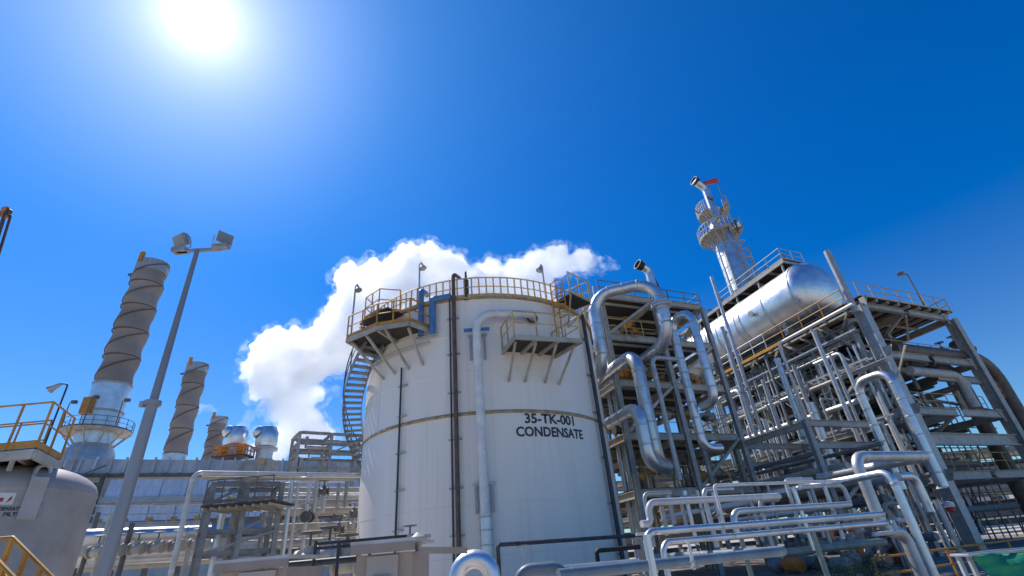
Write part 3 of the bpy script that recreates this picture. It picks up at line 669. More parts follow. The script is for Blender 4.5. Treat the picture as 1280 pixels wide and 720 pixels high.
for px, py0, py1, lab in ((291, 572, 534, 'left silver ventilation hood above the orange platform on the turbine hall roof'), (329, 576, 534, 'right silver ventilation hood with a drooping top on the turbine hall roof')):
    b = on_y(px, py0, 72); a = Vector((b.x, b.y, 0)); z1 = on_y(px, py1, 72).z; h = z1 - b.z
    t = thing('roof_hood', lab, 'ventilation hood', Vector((b.x, b.y, 14)))
    g = G(); g.lathe([(1.15, 14), (1.15, b.z + h * .35)], a, 24); g.build('neck', 'clad_dull', t)
    g = G(); g.lathe([(1.2, b.z + h * .35), (1.5, b.z + h * .45), (1.5, b.z + h * .8), (1.1, z1 - .1), (.2, z1 + .15)], a, 24); g.build('cowl', 'clad', t)
    g = G(); c = Vector((a.x - .9, a.y - .8, b.z + h * .82)); g.lathe([(.1, .75), (.7, .6), (.95, .1), (.95, -.3)], c, 16, Vector((-.6, -.3, .6))); g.build('spout', 'clad', t)
    g = G(); g.lathe([(1.18, b.z + h * .3), (1.7, b.z + h * .3), (1.7, b.z + h * .36), (1.18, b.z + h * .36)], a, 24); g.build('skirt_ring', 'galv', t)
b = on_y(291, 572, 70)
t = thing('roof_platform', 'small orange railed platform at the foot of the left silver hood', 'platform', b - Z3 * 3)
g = G(); g.box(b, (4.6, 3, .15)); g.build('deck', 'grating', t)
railing(t, [b + Vector((-2.2, -1.4, .1)), b + Vector((2.2, -1.4, .1)), b + Vector((2.2, 1.4, .1))], 1.3, 'orange', .11, 1.1, toe=True)
for sx in (-1, 1): g = G(); g.box(b + Vector((sx * 1.3, -.6, .8)), (1.1, .8, 1.3)); g.build('actuator', 'yellow', t)
for sx in (-2, 2): g = G(); g.bar(b + Vector((sx, 0, -4)), b + Vector((sx, 0, 0)), .2, .2); g.build('leg', 'galv', t)

# turbine hall, its front running away to the right
hL = on_y(84, 573, 50); HZ = hL.z; hR = on_z(352, 575, HZ)
hx = Vector((hR.x - hL.x, hR.y - hL.y, 0)); HL = hx.length; hx.normalize(); hn = Vector((hx.y, -hx.x, 0))   # hn faces the viewer
hall = thing('turbine_hall', 'long grey and blue metal clad turbine hall below the brown stacks', 'industrial building', Vector((hL.x, hL.y, 0)))
O = Vector((hL.x, hL.y, 0))
def hp(u, z, out=0): return O + hx * u + hn * out + Z3 * z
def hz(py, x=230):
    p = plane_hit(x, py, O, hn); return p.z
zA, zB, zC, zD, zE, zF = hz(592), hz(599), hz(622), hz(628), hz(650), hz(664)
g = G(); g.box(O + hx * (HL / 2 + 6) - hn * 11 + Z3 * (HZ / 2 - .4), (HL + 12, 20, HZ - .8), hx, hn, Z3); g.build('wall_core', 'panel_grey', hall)
u = 0; i = 0
while u < HL + 10:
    wd = 1.28
    g = G(); c = hp(u + wd / 2, 0)
    g.prism([hp(u + .02, zA, .25), hp(u + .02, HZ, -.25), hp(u + wd - .1, HZ, -.25), hp(u + wd - .1, zA, .25)], hn * -.3); g.build('roof_panel', 'panel_grey', hall)
    g = G(); g.bar(hp(u + wd - .06, zA, .42), hp(u + wd - .06, HZ + .15, -.08), .2, .36); g.build('rib', 'panel_grey', hall); u += wd
for z0, z1, o0, o1, u0 in ((zC, zB, .9, .3, 4.2), (zE, zD, .9, .55, 3.6)):
    u = u0
    while u < HL + 8:
        wd = 2.35
        g = G(); g.prism([hp(u, z0, o0), hp(u, z1, o1), hp(u + wd - .07, z1, o1), hp(u + wd - .07, z0, o0)], hn * -.18); g.build('wall_panel', 'panel_blue', hall); u += wd
g = G(); g.box(hp(HL / 2, (zC + zD) / 2, .9), (HL + 10, .5, .55), hx, hn, Z3); g.build('ledge', 'galv', hall)
g = G(); g.box(hp(HL / 2, zA - .2, .3), (HL + 10, .5, .3), hx, hn, Z3); g.build('eave', 'steel_dark', hall)
g = G(); g.box(hp(HL / 2 + 3, zF, 1.0), (HL + 10, .8, .9), hx, hn, Z3); g.build('sill_beam', 'blue_steel', hall)
for k in range(9): g = G(); g.box(hp(4.4 + k * 2.1, (zE + zF) / 2 + .2, .8), (.5, .4, 1.2), hx, hn, Z3); g.build('bracket', 'yellow', hall)
for k in range(2):
    g = G(); uu = -0.2 + k * .9; g.box(hp(uu, HZ - .6, .45), (.25, .25, 3.2), hx, hn, Z3); g.build('corner_post', 'grey_paint', hall)
# stair and bracing at the dark left end of the hall
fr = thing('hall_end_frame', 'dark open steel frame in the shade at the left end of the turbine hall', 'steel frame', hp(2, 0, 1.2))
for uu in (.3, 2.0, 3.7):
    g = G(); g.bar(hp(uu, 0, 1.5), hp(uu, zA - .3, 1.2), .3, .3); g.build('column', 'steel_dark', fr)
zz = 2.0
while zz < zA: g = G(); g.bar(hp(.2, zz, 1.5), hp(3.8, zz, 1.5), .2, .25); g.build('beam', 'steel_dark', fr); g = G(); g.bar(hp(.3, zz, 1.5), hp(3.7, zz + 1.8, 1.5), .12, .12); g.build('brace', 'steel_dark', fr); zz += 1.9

# ---- round filter tank at the left edge
FY = 13.0; fc = on_y(8, 640, FY); fr_ = 1.74; fc.z = 0
fz = on_y(113, 612, FY).z; ft = on_y(20, 588, FY + .3).z
ftank = thing('filter_tank', 'round domed pinkish white filter tank with a red sign at the left edge', 'tank', fc)
g = G(); g.lathe([(fr_, .3), (fr_, fz)], fc, 64); g.build('shell', 'filter_paint', ftank)
g = G(); g.lathe([(fr_, fz)] + [(fr_ * math.cos(a * math.pi / 20), fz + (ft - fz) * math.sin(a * math.pi / 20)) for a in range(1, 10)] + [(.01, ft)], fc, 64); g.build('dome', 'filter_paint', ftank)
g = G(); g.lathe([(fr_ * .99, fz - .05), (fr_ + .012, fz - .04), (fr_ + .012, fz), (fr_ * .99, fz + .01)], fc, 64); g.build('weld_seam', 'filter_paint', ftank)
fa = math.atan2(-fc.x, fc.y)
def fp(deg, z, r=fr_): a = R(deg) + fa; return fc + Vector((math.sin(a) * r, -math.cos(a) * r, z))
def cyl_hit(px, py, c, r, base):
    d = ray(px, py); o = Vector((d.x, d.y)); cc = Vector((c.x, c.y)); a = o.dot(o); b = o.dot(cc); t = (b - math.sqrt(max(0, b * b - a * (cc.dot(cc) - r * r)))) / a
    p = EYE + d * t; q = p - c; return math.degrees(math.atan2(q.x, -q.y) - base), p.z
dR, zR1 = cyl_hit(31, 642, fc, fr_, fa); dM, zM = cyl_hit(22, 633, fc, fr_, fa)
_, zs0 = cyl_hit(10, 632, fc, fr_, fa); ds, zs1 = cyl_hit(21, 616, fc, fr_, fa)
hgt = .085
lettering('CONDENSATE', 0, 0, 0, 0, ftank, fn=lambda u, v: fp(dR - 3 - 20 * (1 - u), zR1 + .06 + hgt * v, fr_ + .008))
lettering('FILTER', 0, 0, 0, 0, ftank, fn=lambda u, v: fp(dR - 12 * (1 - u), zR1 - .06 + hgt * v, fr_ + .008))
g = G(); V = []
for zz in (zs0 + .02, zs1):
    for i in range(9): V.append(fp(ds - 26 + 26 * i / 8, zz, fr_ + .006))
g.add(V, [(i, i + 1, i + 10, i + 9) for i in range(8)]); g.build('sign_plate', 'white_pipe', ftank)
g = G(); V = []
for zz, k in ((zs0 + .08, 0), (zs0 + .17, 0)):
    for i in range(7): V.append(fp(ds - 24 + 18 * i / 6, zz, fr_ + .010))
g.add(V, [(i, i + 1, i + 8, i + 7) for i in range(6)]); g.build('red_stripe', 'red', ftank)
g = G(); g.add([fp(ds - 4, zs0 + .05, fr_ + .011), fp(ds - 1.4, zs0 + .13, fr_ + .011), fp(ds - 1.6, zs1 - .06, fr_ + .011), fp(ds - 3.0, zs0 + .16, fr_ + .011)], [(0, 1, 2, 3)]); g.build('red_flame_mark', 'red', ftank)
V = []; g = G(); d0, z0 = cyl_hit(30, 646, fc, fr_, fa); d1, z1 = cyl_hit(54, 632, fc, fr_, fa)
for zz in (z0, z0 + .32):
    for i in range(7): V.append(fp(d0 + 1 + (d1 - d0) * i / 6, zz, fr_ + .004))
g.add(V, [(i, i + 1, i + 8, i + 7) for i in range(6)]); g.build('faded_patch', 'grey_paint', ftank)
g = G(); dd, zz = cyl_hit(40, 625, fc, fr_, fa)
g.box(fp(dd, fz - .25, fr_ + .03), (.34, .05, .95), Vector((math.cos(R(dd) + fa), math.sin(R(dd) + fa), 0)), Vector((math.sin(R(dd) + fa), -math.cos(R(dd) + fa), 0)), Z3); g.build('lifting_plate', 'filter_paint', ftank)
g = G(); g.tube([fp(dd - 4, fz + .15, fr_ * .94), fp(dd - 3, fz + .55, fr_ * .9), fp(dd + 8, fz + .55, fr_ * .85), fp(dd + 9, fz + .3, fr_ * .82)], .05, 8, .2); g.build('lifting_bow', 'galv', ftank)
# walkway on top of it
wz = on_y(60, 566, FY - 1.2).z
w0, w1, w2, w3 = on_y(-60, 548, FY - 1.6), on_y(44, 562, FY - 1.6), on_y(76, 571, FY - .2), on_y(-60, 560, FY - .2)
for p in (w0, w1, w2, w3): p.z = wz
wk = thing('tank_walkway', 'yellow railed walkway standing above the dome of the left filter tank', 'walkway', Vector((fc.x, fc.y, ft)))
g = G(); g.prism([w0, w1, w2, w3], (0, 0, .05)); g.build('deck', 'grating', wk)
for p, q in ((w0, w1), (w1, w2), (w2, w3)): g = G(); g.bar(p - Z3 * .1, q - Z3 * .1, .08, .22); g.build('edge_beam', 'beige_paint', wk)
for f in (.3, .55, .8): g = G(); g.bar(w0.lerp(w1, f) - Z3 * .08, w3.lerp(w2, f) - Z3 * .08, .07, .14); g.build('joist', 'beige_paint', wk)
railing(wk, [w0 + Z3 * .05, w1 + Z3 * .05, w2 + Z3 * .05], 1.1, 'yellow', .026, .75, toe=True)
railing(wk, [w3 + Z3 * .05, w3.lerp(w2, .8) + Z3 * .05], 1.1, 'yellow', .022, .9, toe=False)
for p in (w0.lerp(w1, .45), w0.lerp(w1, .8), w3.lerp(w2, .6), w3.lerp(w2, .97)):
    g = G(); g.bar(p - Z3 * .2, Vector((p.x, p.y, ft - .45)), .07, .07); g.build('leg', 'beige_paint', wk)
lb = on_y(60, 545, FY - .5); lt_ = on_y(93, 479, FY - .5)
t = thing('gooseneck_lamp', 'dark gooseneck lamp on a thin pole beside the yellow walkway', 'lamp', Vector((lb.x, lb.y, wz)))
lt_.x = lb.x
g = G(); g.tube([Vector((lb.x, lb.y, wz)), lt_, lt_ + Vector((-.2, -.05, .0)), lt_ + Vector((-.28, -.07, -.1))], .022, 8, .08); g.build('mast', 'dark_pipe', t)
g = G(); g.lathe([(.035, .18), (.06, .11), (.07, .02), (.11, -.09), (.11, -.11)], lt_ + Vector((-.3, -.08, -.11)), 14, Vector((.75, .2, .6))); g.build('lamp_head', 'galv', t)
g = G(); g.disc(lt_ + Vector((-.375, -.1, -.17)), .095, .015, Vector((.75, .2, .6))); g.build('lens', 'glass', t)
# yellow stair in front of it
SY = 8.2
t = thing('yellow_stair', 'yellow handrailed stair in front of the left filter tank', 'stair', Vector((on_y(20, 740, SY).x, SY, 0)))
for dy in (0, -.6):
    p0 = on_y(16, 672, SY); p1 = on_y(72, 728, SY); pm = on_y(-40, 668, SY)
    for q in (p0, p1, pm): q.y += dy
    pm.z = p0.z
    g = G(); g.tube([pm, p0, p1], .03, 8, .05); g.build('handrail', 'yellow', t)
    g = G(); g.tube([pm - Z3 * .45, p0 - Z3 * .45, p1 - Z3 * .45], .024, 8, .05); g.build('middle_rail', 'yellow', t)
    g = G(); g.bar(p0 - Z3 * 1.0, p1 - Z3 * 1.0, .05, .25); g.build('stringer', 'yellow', t)
    for f in (0, .33, .66, 1): q = p0.lerp(p1, f); g = G(); g.bar(q - Z3 * 1.0, q, .05, .05); g.build('post', 'yellow', t)
for k in range(9):
    q = p0.lerp(p1, k / 8) - Z3 * 1.0; g = G(); g.box(q + Vector((.1, .3, .02)), (.25, .7, .04)); g.build('tread', 'grating', t)

# ================================================================== MIDDLE LEFT: PIPE RACKS AND CABINS
def rack(name, label, Y, cols, ybase, ytop, beams, depth, m, cw=.3, bh=.35, cat='pipe rack', braces=()):
    """upright steel rack facing the viewer; cols and beams given by sight lines on its front plane"""
    f, _ = plane('H', Y)
    mx_ = sum(cols) / len(cols); P = [f(x, (ybase + ytop) / 2) for x in cols]; P = [Vector((p.x, p.y, 0)) for p in P]
    t = thing(name, label, cat, P[len(P) // 2]); zt = f(mx_, ytop).z; back = -HN * depth; e = HX * (cw / 2)
    for p in P:
        for o in (Vector((0, 0, 0)), back): g = G(); g.ibeam(p + o, p + o + Z3 * zt, cw, cw, cw * .12, HN); g.build('column', m, t)
    for by in beams:
        z = f(mx_, by).z
        for o in (Vector((0, 0, 0)), back):
            for p, q in zip(P, P[1:]): g = G(); g.ibeam(p + o + e + Z3 * z, q + o - e + Z3 * z, bh * .7, bh); g.build('beam', m, t)
        for p in P: g = G(); g.ibeam(p - HN * cw / 2 + Z3 * (z - .02), p + back + HN * cw / 2 + Z3 * (z - .02), bh * .7, bh); g.build('cross_beam', m, t)
    for (i, j, y0, y1) in braces:
        za, zb_ = f(mx_, y0).z, f(mx_, y1).z
        g = G(); g.bar(P[i] + HN * .05 + Z3 * za, P[j] + HN * .05 + Z3 * zb_, cw * .5, cw * .5); g.build('brace', m, t)
    return t
rack('tall_rack', 'tall grey pipe rack against the sky just left of the white tank', 44, (363, 406, 449), 720, 541, (542, 555, 567, 585), 3, 'grey_paint', .24, .26, braces=((1, 2, 566, 546), (0, 1, 608, 586)))
rack('equipment_frame', 'dark grey braced steel tower beside the turbine hall', 25, (256, 300, 345), 720, 603, (605, 664, 690), 2.0, 'steel_grey', .22, .22, braces=((0, 1, 628, 606), (1, 2, 664, 640), (0, 2, 690, 665)))
rack('low_rack', 'low beige rack of stacked pipes left of the white tank base', 33, (352, 395, 450), 720, 622, (636, 658, 676, 700), 4, 'beige_paint', .18, .26)
# pipes on these racks
PK[0] = .6
rnd = random.Random(4)
for i, (y, r, m, x0, x1) in enumerate(((628, .22, 'grey_paint', 350, 452), (640, .3, 'beige_paint', 340, 455), (648, .16, 'steel_dark', 345, 455), (660, .3, 'beige_paint', 330, 455), (668, .22, 'grey_paint', 345, 455), (680, .33, 'beige_paint', 335, 455), (690, .2, 'steel_dark', 345, 452))):
    q = trace('H', 27.5 + (i % 3) * 1.3, [(x0, y), (x1, y)])
    pipe('level %s pipe lying on the low rack, %s from the top' % ('beige' if 'beige' in m else 'grey', ('first', 'second', 'third', 'fourth', 'fifth', 'sixth', 'seventh')[i]), q, r, m, seams=0)
for i, (x, y0, y1, r, m, lab) in enumerate(((377, 600, 692, .16, 'white_pipe', 'white upright pipe with a T shaped head left of the tank'), (362, 606, 690, .13, 'white_pipe', 'thin white upright pipe next to the dark braced tower'), (352, 600, 700, .2, 'clad', 'silver upright pipe at the right side of the dark braced tower'),
        (392, 602, 640, .2, 'clad_dull', 'short silver upright pipe under the long level pipe'), (403, 600, 640, .2, 'white_pipe', 'short white bent pipe under the long level pipe'), (421, 604, 634, .16, 'grey_paint', 'short grey upright pipe second from the white tank'), (431, 602, 634, .16, 'grey_paint', 'short grey upright pipe nearest the white tank'),
        (267, 610, 700, .24, 'clad', 'silver upright pipe between the legs of the dark tower'), (281, 625, 700, .16, 'grey_paint', 'grey upright pipe inside the dark tower'), (322, 640, 700, .2, 'galv', 'grey upright pipe beneath the tower platform'))):
    q = trace('H', 26.5, [(x, y1), (x, y0)]); q[0].z = 0 if y1 > 660 else q[0].z
    t = pipe(lab, q, r, m)
    if i < 2: g = G(); g.bar(q[1] + Vector((-.45, 0, 0)), q[1] + Vector((.45, 0, 0)), .12, .12); g.build('tee_head', m, t)
pipe('long pale level pipe with a bent left end crossing above the dark tower', trace('H', 24, [(212, 725), (243, 591), (449, 594)]), .17, 'white_pipe', .35, seams=2.0)
pipe('thin grey level pipe under the long pale pipe', trace('H', 24.4, [(252, 597), (449, 600)]), .12, 'beige_paint')
b = plane('H', 24.6)[0](312, 632)
t = thing('tower_platform', 'small gangway of ochre grating halfway up the dark tower', 'platform', b)
g = G(); g.box(b, (3.2, 2.2, .08)); g.build('deck', 'grating', t); railing(t, [b + Vector((-1.5, -1.1, .06)), b + Vector((1.5, -1.1, .06))], 1.0, 'steel_dark', .03, .8)
for i in range(9): g = G(); g.bar(b + Vector((-1.5 + i * .37, -1.1, -.12)), b + Vector((-1.5 + i * .37, 1.1, -.12)), .05, .1); g.build('joist', 'beige_paint', t)
b = plane('H', 26)[0](320, 588)
t = thing('switch_cabinet', 'grey cabinet with small round gauge on top of the dark tower', 'cabinet', b - Z3 * .8)
g = G(); g.box(b, (1.6, 1.0, .9)); g.build('case', 'grey_paint', t); g = G(); g.box(b + Vector((0, -.51, 0)), (1.3, .03, .7)); g.build('door', 'grey_paint', t); g = G(); g.disc(b + Vector((.5, -.55, .3)), .18, .06, (0, 1, 0)); g.build('gauge', 'yellow_pale', t)
PK[0] = 1
MIDM = ['grey_paint', 'beige_paint', 'galv', 'clad_dull', 'white_pipe', 'steel_dark']
for i in range(26):
    x = 345 + i * 4.1 + rnd.uniform(-1.5, 1.5); y1 = rnd.uniform(598, 680); q = trace('H', rnd.uniform(27, 38), [(x, y1 + rnd.uniform(12, 40)), (x, y1)])
    if rnd.random() < .4: q.append(q[-1] + Vector((rnd.uniform(.6, 2), 0, 0)))
    pipe('thin upright pipe in the rack left of the tank', q, rnd.uniform(.06, .13), rnd.choice(MIDM), group='thin upright pipes left of the tank', name='thin_pipe', n=8)
for i in range(22):
    y = 596 + i * 5 + rnd.uniform(-2, 2); x0 = rnd.uniform(300, 380); q = trace('H', rnd.uniform(28, 40), [(x0, y), (rnd.uniform(430, 460), y - 2)])
    pipe('thin level pipe in the rack left of the tank', q, rnd.uniform(.06, .16), rnd.choice(MIDM), group='thin level pipes left of the tank', name='thin_pipe', n=8)
for i in range(18):
    y = rnd.uniform(545, 590); x0 = rnd.uniform(366, 440)
    q = trace('H', rnd.uniform(44.5, 47), [(x0, y), (x0, y + rnd.uniform(10, 30))] if i % 2 else [(x0, y), (x0 + rnd.uniform(8, 40), y)])
    pipe('thin pipe in the tall rack against the sky', q, rnd.uniform(.07, .16), rnd.choice(MIDM), group='thin pipes in the tall rack', name='thin_pipe', n=8)
for i in range(30):
    valve('valve in the racks left of the tank', on_y(rnd.uniform(280, 445), rnd.uniform(610, 700), rnd.uniform(26, 34)), rnd.choice([BX, yv]), rnd.uniform(.25, .5), rnd.choice(['steel_dark', 'yellow_pale', 'galv']), rnd.choice(['grey_paint', 'beige_paint', 'steel_dark']), 'valves in the racks left of the tank')
# low pipes and beams in front of the hall
for i, (y, r, m, lab) in enumerate(((668, .35, 'clad', 'bright silver level pipe low along the turbine hall'), (683, .3, 'galv', 'grey level pipe under the silver hall pipe'), (692, .5, 'clad', 'thick silver level pipe at the foot of the hall'), (705, .25, 'beige_paint', 'beige level pipe lowest along the hall'), (676, .16, 'dark_pipe', 'dark thin level pipe along the hall front'))):
    pipe(lab, trace('H', 30 + i * .8, [(98, y + 4), (262, y)]), r, m, seams=2.5 if 'clad' in m else 0)
t = thing('hall_walkway', 'grey railed walkway running low along the front of the hall', 'walkway', on_y(180, 700, 31))
a_, b_ = plane('H', 36)[0](100, 662), plane('H', 36)[0](262, 662); b_.z = a_.z
g = G(); g.bar(a_, b_, 1.2, .25); g.build('deck', 'galv', t); railing(t, [a_ + Z3 * .12 - yv * .5, b_ + Z3 * .12 - yv * .5], 1.1, 'galv', .05, 2.0)
for f in (.05, .3, .55, .8): q = a_.lerp(b_, f); g = G(); g.bar(Vector((q.x, q.y, 0)), q, .25, .25); g.build('leg', 'steel_dark', t)
for i in range(10):
    x = 105 + i * 16; q = trace('H', 29 + rnd.uniform(0, 3), [(x, 700), (x + 2, rnd.uniform(640, 680))]); q[0].z = 0
    pipe('thin upright pipe among the low pipes before the hall', q, rnd.uniform(.07, .14), rnd.choice(['galv', 'beige_paint', 'steel_dark']), group='thin upright pipes before the hall', name='thin_pipe')
for i in range(6):
    valve('small grey valve on the low pipes before the hall', plane('H', 28.6)[0](120 + i * 25, 690 - i * 2), (1, 0, 0), .5, 'galv', 'beige_paint', 'small valves before the hall')
# cabins
def cabin(label, x0, x1, ytop, Y, d, panel):
    a, b = on_y(x0, ytop, Y), on_y(x1, ytop, Y); z = (a.z + b.z) / 2; wd = b.x - a.x; c = Vector(((a.x + b.x) / 2, Y + d / 2, 0))
    t = thing('cabin', label, 'cabin', c)
    g = G(); g.box(c + Z3 * (z / 2 - .05), (wd, d, z - .1)); g.build('body', 'cabin', t)
    g = G(); g.prism([Vector((a.x - .05, Y - .1, z)), Vector((b.x + .05, Y - .1, z)), Vector((b.x + .05, Y + d + .1, z)), Vector((a.x - .05, Y + d + .1, z))], (0, 0, .045)); g.build('roof', 'cabin_roof', t)  # pale roof colour stands in for the sunlit highlight along the edge
    g = G(); g.box(Vector((c.x, Y - .09, z - .045)), (wd + .09, .04, .09)); g.build('fascia', 'cabin', t)
    g = G(); g.box(Vector((c.x + wd * panel, Y - .02, z - .62)), (wd * .55, .04, 1.0)); dr = g.build('door', 'cabin_pale', t)
    g = G(); g.box(Vector((c.x + wd * (panel + .18), Y - .055, z - .7)), (.03, .05, .2)); g.build('handle', 'steel_dark', dr)
    g = G(); g.box(Vector((c.x + wd * panel, Y - .05, z - .38)), (wd * .3, .03, .12)); g.build('louvre', 'cabin', dr)
    return t, c, z, a, b
cabin('pale brown cabin with roof edge coloured as sunlit, the left of the two', 278, 360, 702, 7.4, 1.2, .08)
t, c, z, a, b = cabin('pale brown cabin with roof edge coloured as sunlit in front of the tank foot', 447, 516, 680, 6.4, 1.0, -.02)
g = G(); g.bar(Vector((b.x + .1, 6.5, z - .1)), Vector((b.x + .62, 6.5, z - .14)), .25, .07); g.build('canopy', 'cabin', t)
t = thing('marker_post', 'short grey post with a knob, standing right of the tank side cabin', 'post', on_y(524, 720, 6.9))
q = on_y(523, 682, 6.9); g = G(); g.tube([Vector((q.x, q.y, 0)), q], .04, 10); g.build('shaft', 'beige_paint', t); g = G(); g.lathe([(.05, 0), (.1, .05), (.1, .1), (.03, .15)], q, 12); g.bar(q + Vector((-.02, 0, .1)), q + Vector((.16, 0, .1)), .04, .04); g.build('knob', 'beige_paint', t)
t = thing('service_rail', 'thin dark pipe rail running behind the cabins', 'railing', on_y(400, 712, 9))
for yy in (676, 682):
    q = trace('Y', 9, [(395, yy + 4), (520, yy - 3)]); g = G(); g.tube(q, .025, 6); g.build('rail', 'dark_pipe', t)
for xx in (395, 424, 463): q = on_y(xx, 676, 9); g = G(); g.tube([Vector((q.x, q.y, 0)), q], .03, 6); g.build('post', 'dark_pipe', t)
valve('white valve with a green wheel beside the tank side cabin', on_y(512, 681, 9), (1, 0, 0), .22, 'pipe_green', 'white_pipe')
for i, (x, y) in enumerate(((410, 695), (385, 702), (432, 705))):
    valve('dark valve standing between the two cabins', on_y(x, y, 11), (1, 0, 0), .4, 'steel_dark', 'beige_paint', 'dark valves between the cabins')
pipe('dark level pipe between the two cabins', trace('Y', 10, [(362, 706), (445, 703)]), .06, 'dark_pipe')
for i, x in enumerate((372, 387, 413, 431)):
    q = trace('Y', 12, [(x, 718), (x, 688 + 5 * (i % 3))]); q[0].z = 0; pipe('stubby pale standpipe in the gap between the cabins', q, .12, 'beige_paint', group='standpipes between the cabins', name='standpipe')
# ================================================================== RIGHT: PROCESS STRUCTURE
ps = thing('process_structure', 'huge multi storey grey steel process structure filling the right side', 'steel structure', S(0, 0, 0))
GA, GB, GZ = (0, 7.5, 15, 22.5), (0, 5.6, 11.2), (4.3, 8.3, 12.2, 16.0)
for a in GA:
    for b in GB:
        if a == 0 and b == 5.6: continue
        big = (a == 0)
        g = G(); g.ibeam(S(a, b, 0), S(a, b, GZ[-1] - .35), (.6 if b == 0 else .5) if big else .34, .75 if big else .4, .06, AX); g.build('column', 'galv' if big and b == 0 else 'grey_paint', ps)
for z in GZ:
    hB = .48 if z < 16 else .42
    for a in GA:
        for b0, b1 in zip(GB, GB[1:]): g = G(); g.ibeam(S(a, b0 + .3, z - .3), S(a, b1 - .3, z - .3), .3, hB); g.build('beam', 'grey_paint', ps)
    for b in GB:
        for a0_, a1_ in zip(GA, GA[1:]): g = G(); g.ibeam(S(a0_ + .4, b, z - .32), S(a1_ - .4, b, z - .32), .26, .5); g.build('beam', 'beige_paint' if z > 15 else 'grey_paint', ps)
g = G(); g.ibeam(S(0, .3, 6.2), S(0, 10.8, 6.2), .35, .75); g.build('beam', 'grey_paint', ps)
g = G(); g.ibeam(S(.2, 5.6, 10.6), S(.2, 11, 10.6), .3, .5); g.build('beam', 'grey_paint', ps)
# bracing in the long face, in the end face and under the top deck
for (a0_, z0, a1_, z1, b) in ((.3, 12, 7.2, 8.2, 0), (7.8, 8.2, 14.7, 12, 0), (7.2, 15.6, 3.8, 12.2, 0), (7.8, 15.6, 11.2, 12.2, 0), (15.3, 12, 22, 8.3, 0), (.3, 8, 7.2, 4.4, 5.6), (7.8, 4.4, 14.7, 8.2, 5.6), (.3, 15.7, 7.2, 12.2, 5.6), (7.8, 15.7, 14.7, 12.2, 11.2), (.3, 8.3, 7.2, 12, 11.2), (7.8, 8, 14.7, 4.4, 0)):
    g = G(); g.bar(S(a0_, b, z0), S(a1_, b, z1), .2, .2); g.build('brace', 'grey_paint', ps)
for (b0, z0, b1, z1, a) in ((.4, 12, 5.4, 8.4, 7.5), (5.9, 8.4, 11, 12, 7.5), (.4, 8, 5.4, 4.4, 15), (5.9, 12.2, 11, 15.7, 15), (.4, 4.2, 5.4, 8, 7.5)):
    g = G(); g.bar(S(a, b0, z0), S(a, b1, z1), .2, .2); g.build('brace', 'grey_paint', ps)
for k in range(6):
    a = k * 3.75
    for (b0, b1) in ((.2, 5.5), (5.7, 11)):
        g = G(); g.bar(S(a + .2, b0, 15.5), S(a + 3.5, b1, 15.5), .16, .14); g.build('plan_brace', 'beige_paint', ps)
# gusset plates at the joints of the two faces in view, cable trays along the long face
for z in GZ:
    for a in GA:
        for sg in (-1, 1):
            g = G(); g.prism([S(a + sg * .25, -.06, z - .62), S(a + sg * .25, -.06, z + .02), S(a + sg * .95, -.06, z + .02), S(a + sg * .6, -.06, z - .62)], BX * .03); g.build('gusset_plate', 'grey_paint', ps)
    for b, sg in ((0, 1), (11.2, -1)):
        g = G(); g.prism([S(-.08, b + sg * .3, z - .8), S(-.08, b + sg * .3, z + .1), S(-.08, b + sg * 1.0, z + .1), S(-.08, b + sg * .6, z - .8)], AX * .03); g.build('gusset_plate', 'grey_paint', ps)
for b, z in ((-.35, 11.75), (-.4, 7.9), (-.35, 13.9)):
    g = G()
    for o_ in (0, .45): g.bar(S(.5, b - o_, z), S(21, b - o_, z), .03, .12)
    for k in range(34): g.bar(S(.8 + k * .6, b, z - .03), S(.8 + k * .6, b - .45, z - .03), .05, .03)
    g.build('cable_tray', 'galv', ps)
# decks with joists below
def deck(parent, a0_, a1_, b0, b1, z, joists, m='grating', jm='beige_paint', along='A', w_=.12, h_=.22):
    g = G(); g.prism([S(a0_, b0, z), S(a1_, b0, z), S(a1_, b1, z), S(a0_, b1, z)], (0, 0, .05)); o = g.build('deck', m, parent)
    for i in range(joists):
        f = (i + .5) / joists
        g = G()
        if along == 'A': b = b0 + (b1 - b0) * f; g.bar(S(a0_, b, z - h_ / 2 - .004), S(a1_, b, z - h_ / 2 - .004), w_, h_)
        else: a = a0_ + (a1_ - a0_) * f; g.bar(S(a, b0, z - h_ / 2 - .004), S(a, b1, z - h_ / 2 - .004), w_, h_)
        g.build('joist', jm, parent)
    return o
deck(ps, -.3, 23, .12, 11.6, 16.25, 9, along='A')
for k in range(11): g = G(); g.bar(S(.4 + k * 2.05, .2, 15.9), S(.4 + k * 2.05, 11.4, 15.9), .13, .2); g.build('joist', 'beige_paint', ps)
deck(ps, 1.5, 22, .4, 10.8, 12.22, 7, along='B', jm='grey_paint')
deck(ps, 4, 22, .4, 10.8, 8.32, 7, along='B', jm='grey_paint')
deck(ps, 6, 22, .4, 8, 4.32, 6, along='B', jm='grey_paint')
for (a0_, a1_, b0, b1, z) in ((2, 20, 1, 6, 14.2), (5, 22, 4, 10.6, 10.3), (3, 18, .6, 7, 6.3), (8, 22, 1, 10, 2.4)):  # extra dark decks, added to darken the inside of the structure
    deck(ps, a0_, a1_, b0, b1, z, 8, along='B', jm='beige_paint')
    for b in (b0, b1): g = G(); g.ibeam(S(a0_, b, z - .2), S(a1_, b, z - .2), .18, .34); g.build('beam', 'grey_paint', ps)
for k in range(10):
    a = 1.2 + k * 2.1; g = G(); g.bar(S(a, .1, 15.6 if k % 2 else 12), S(a, 4.5, 12.3 if k % 2 else 8.4), .13, .13); g.build('brace', 'grey_paint', ps)
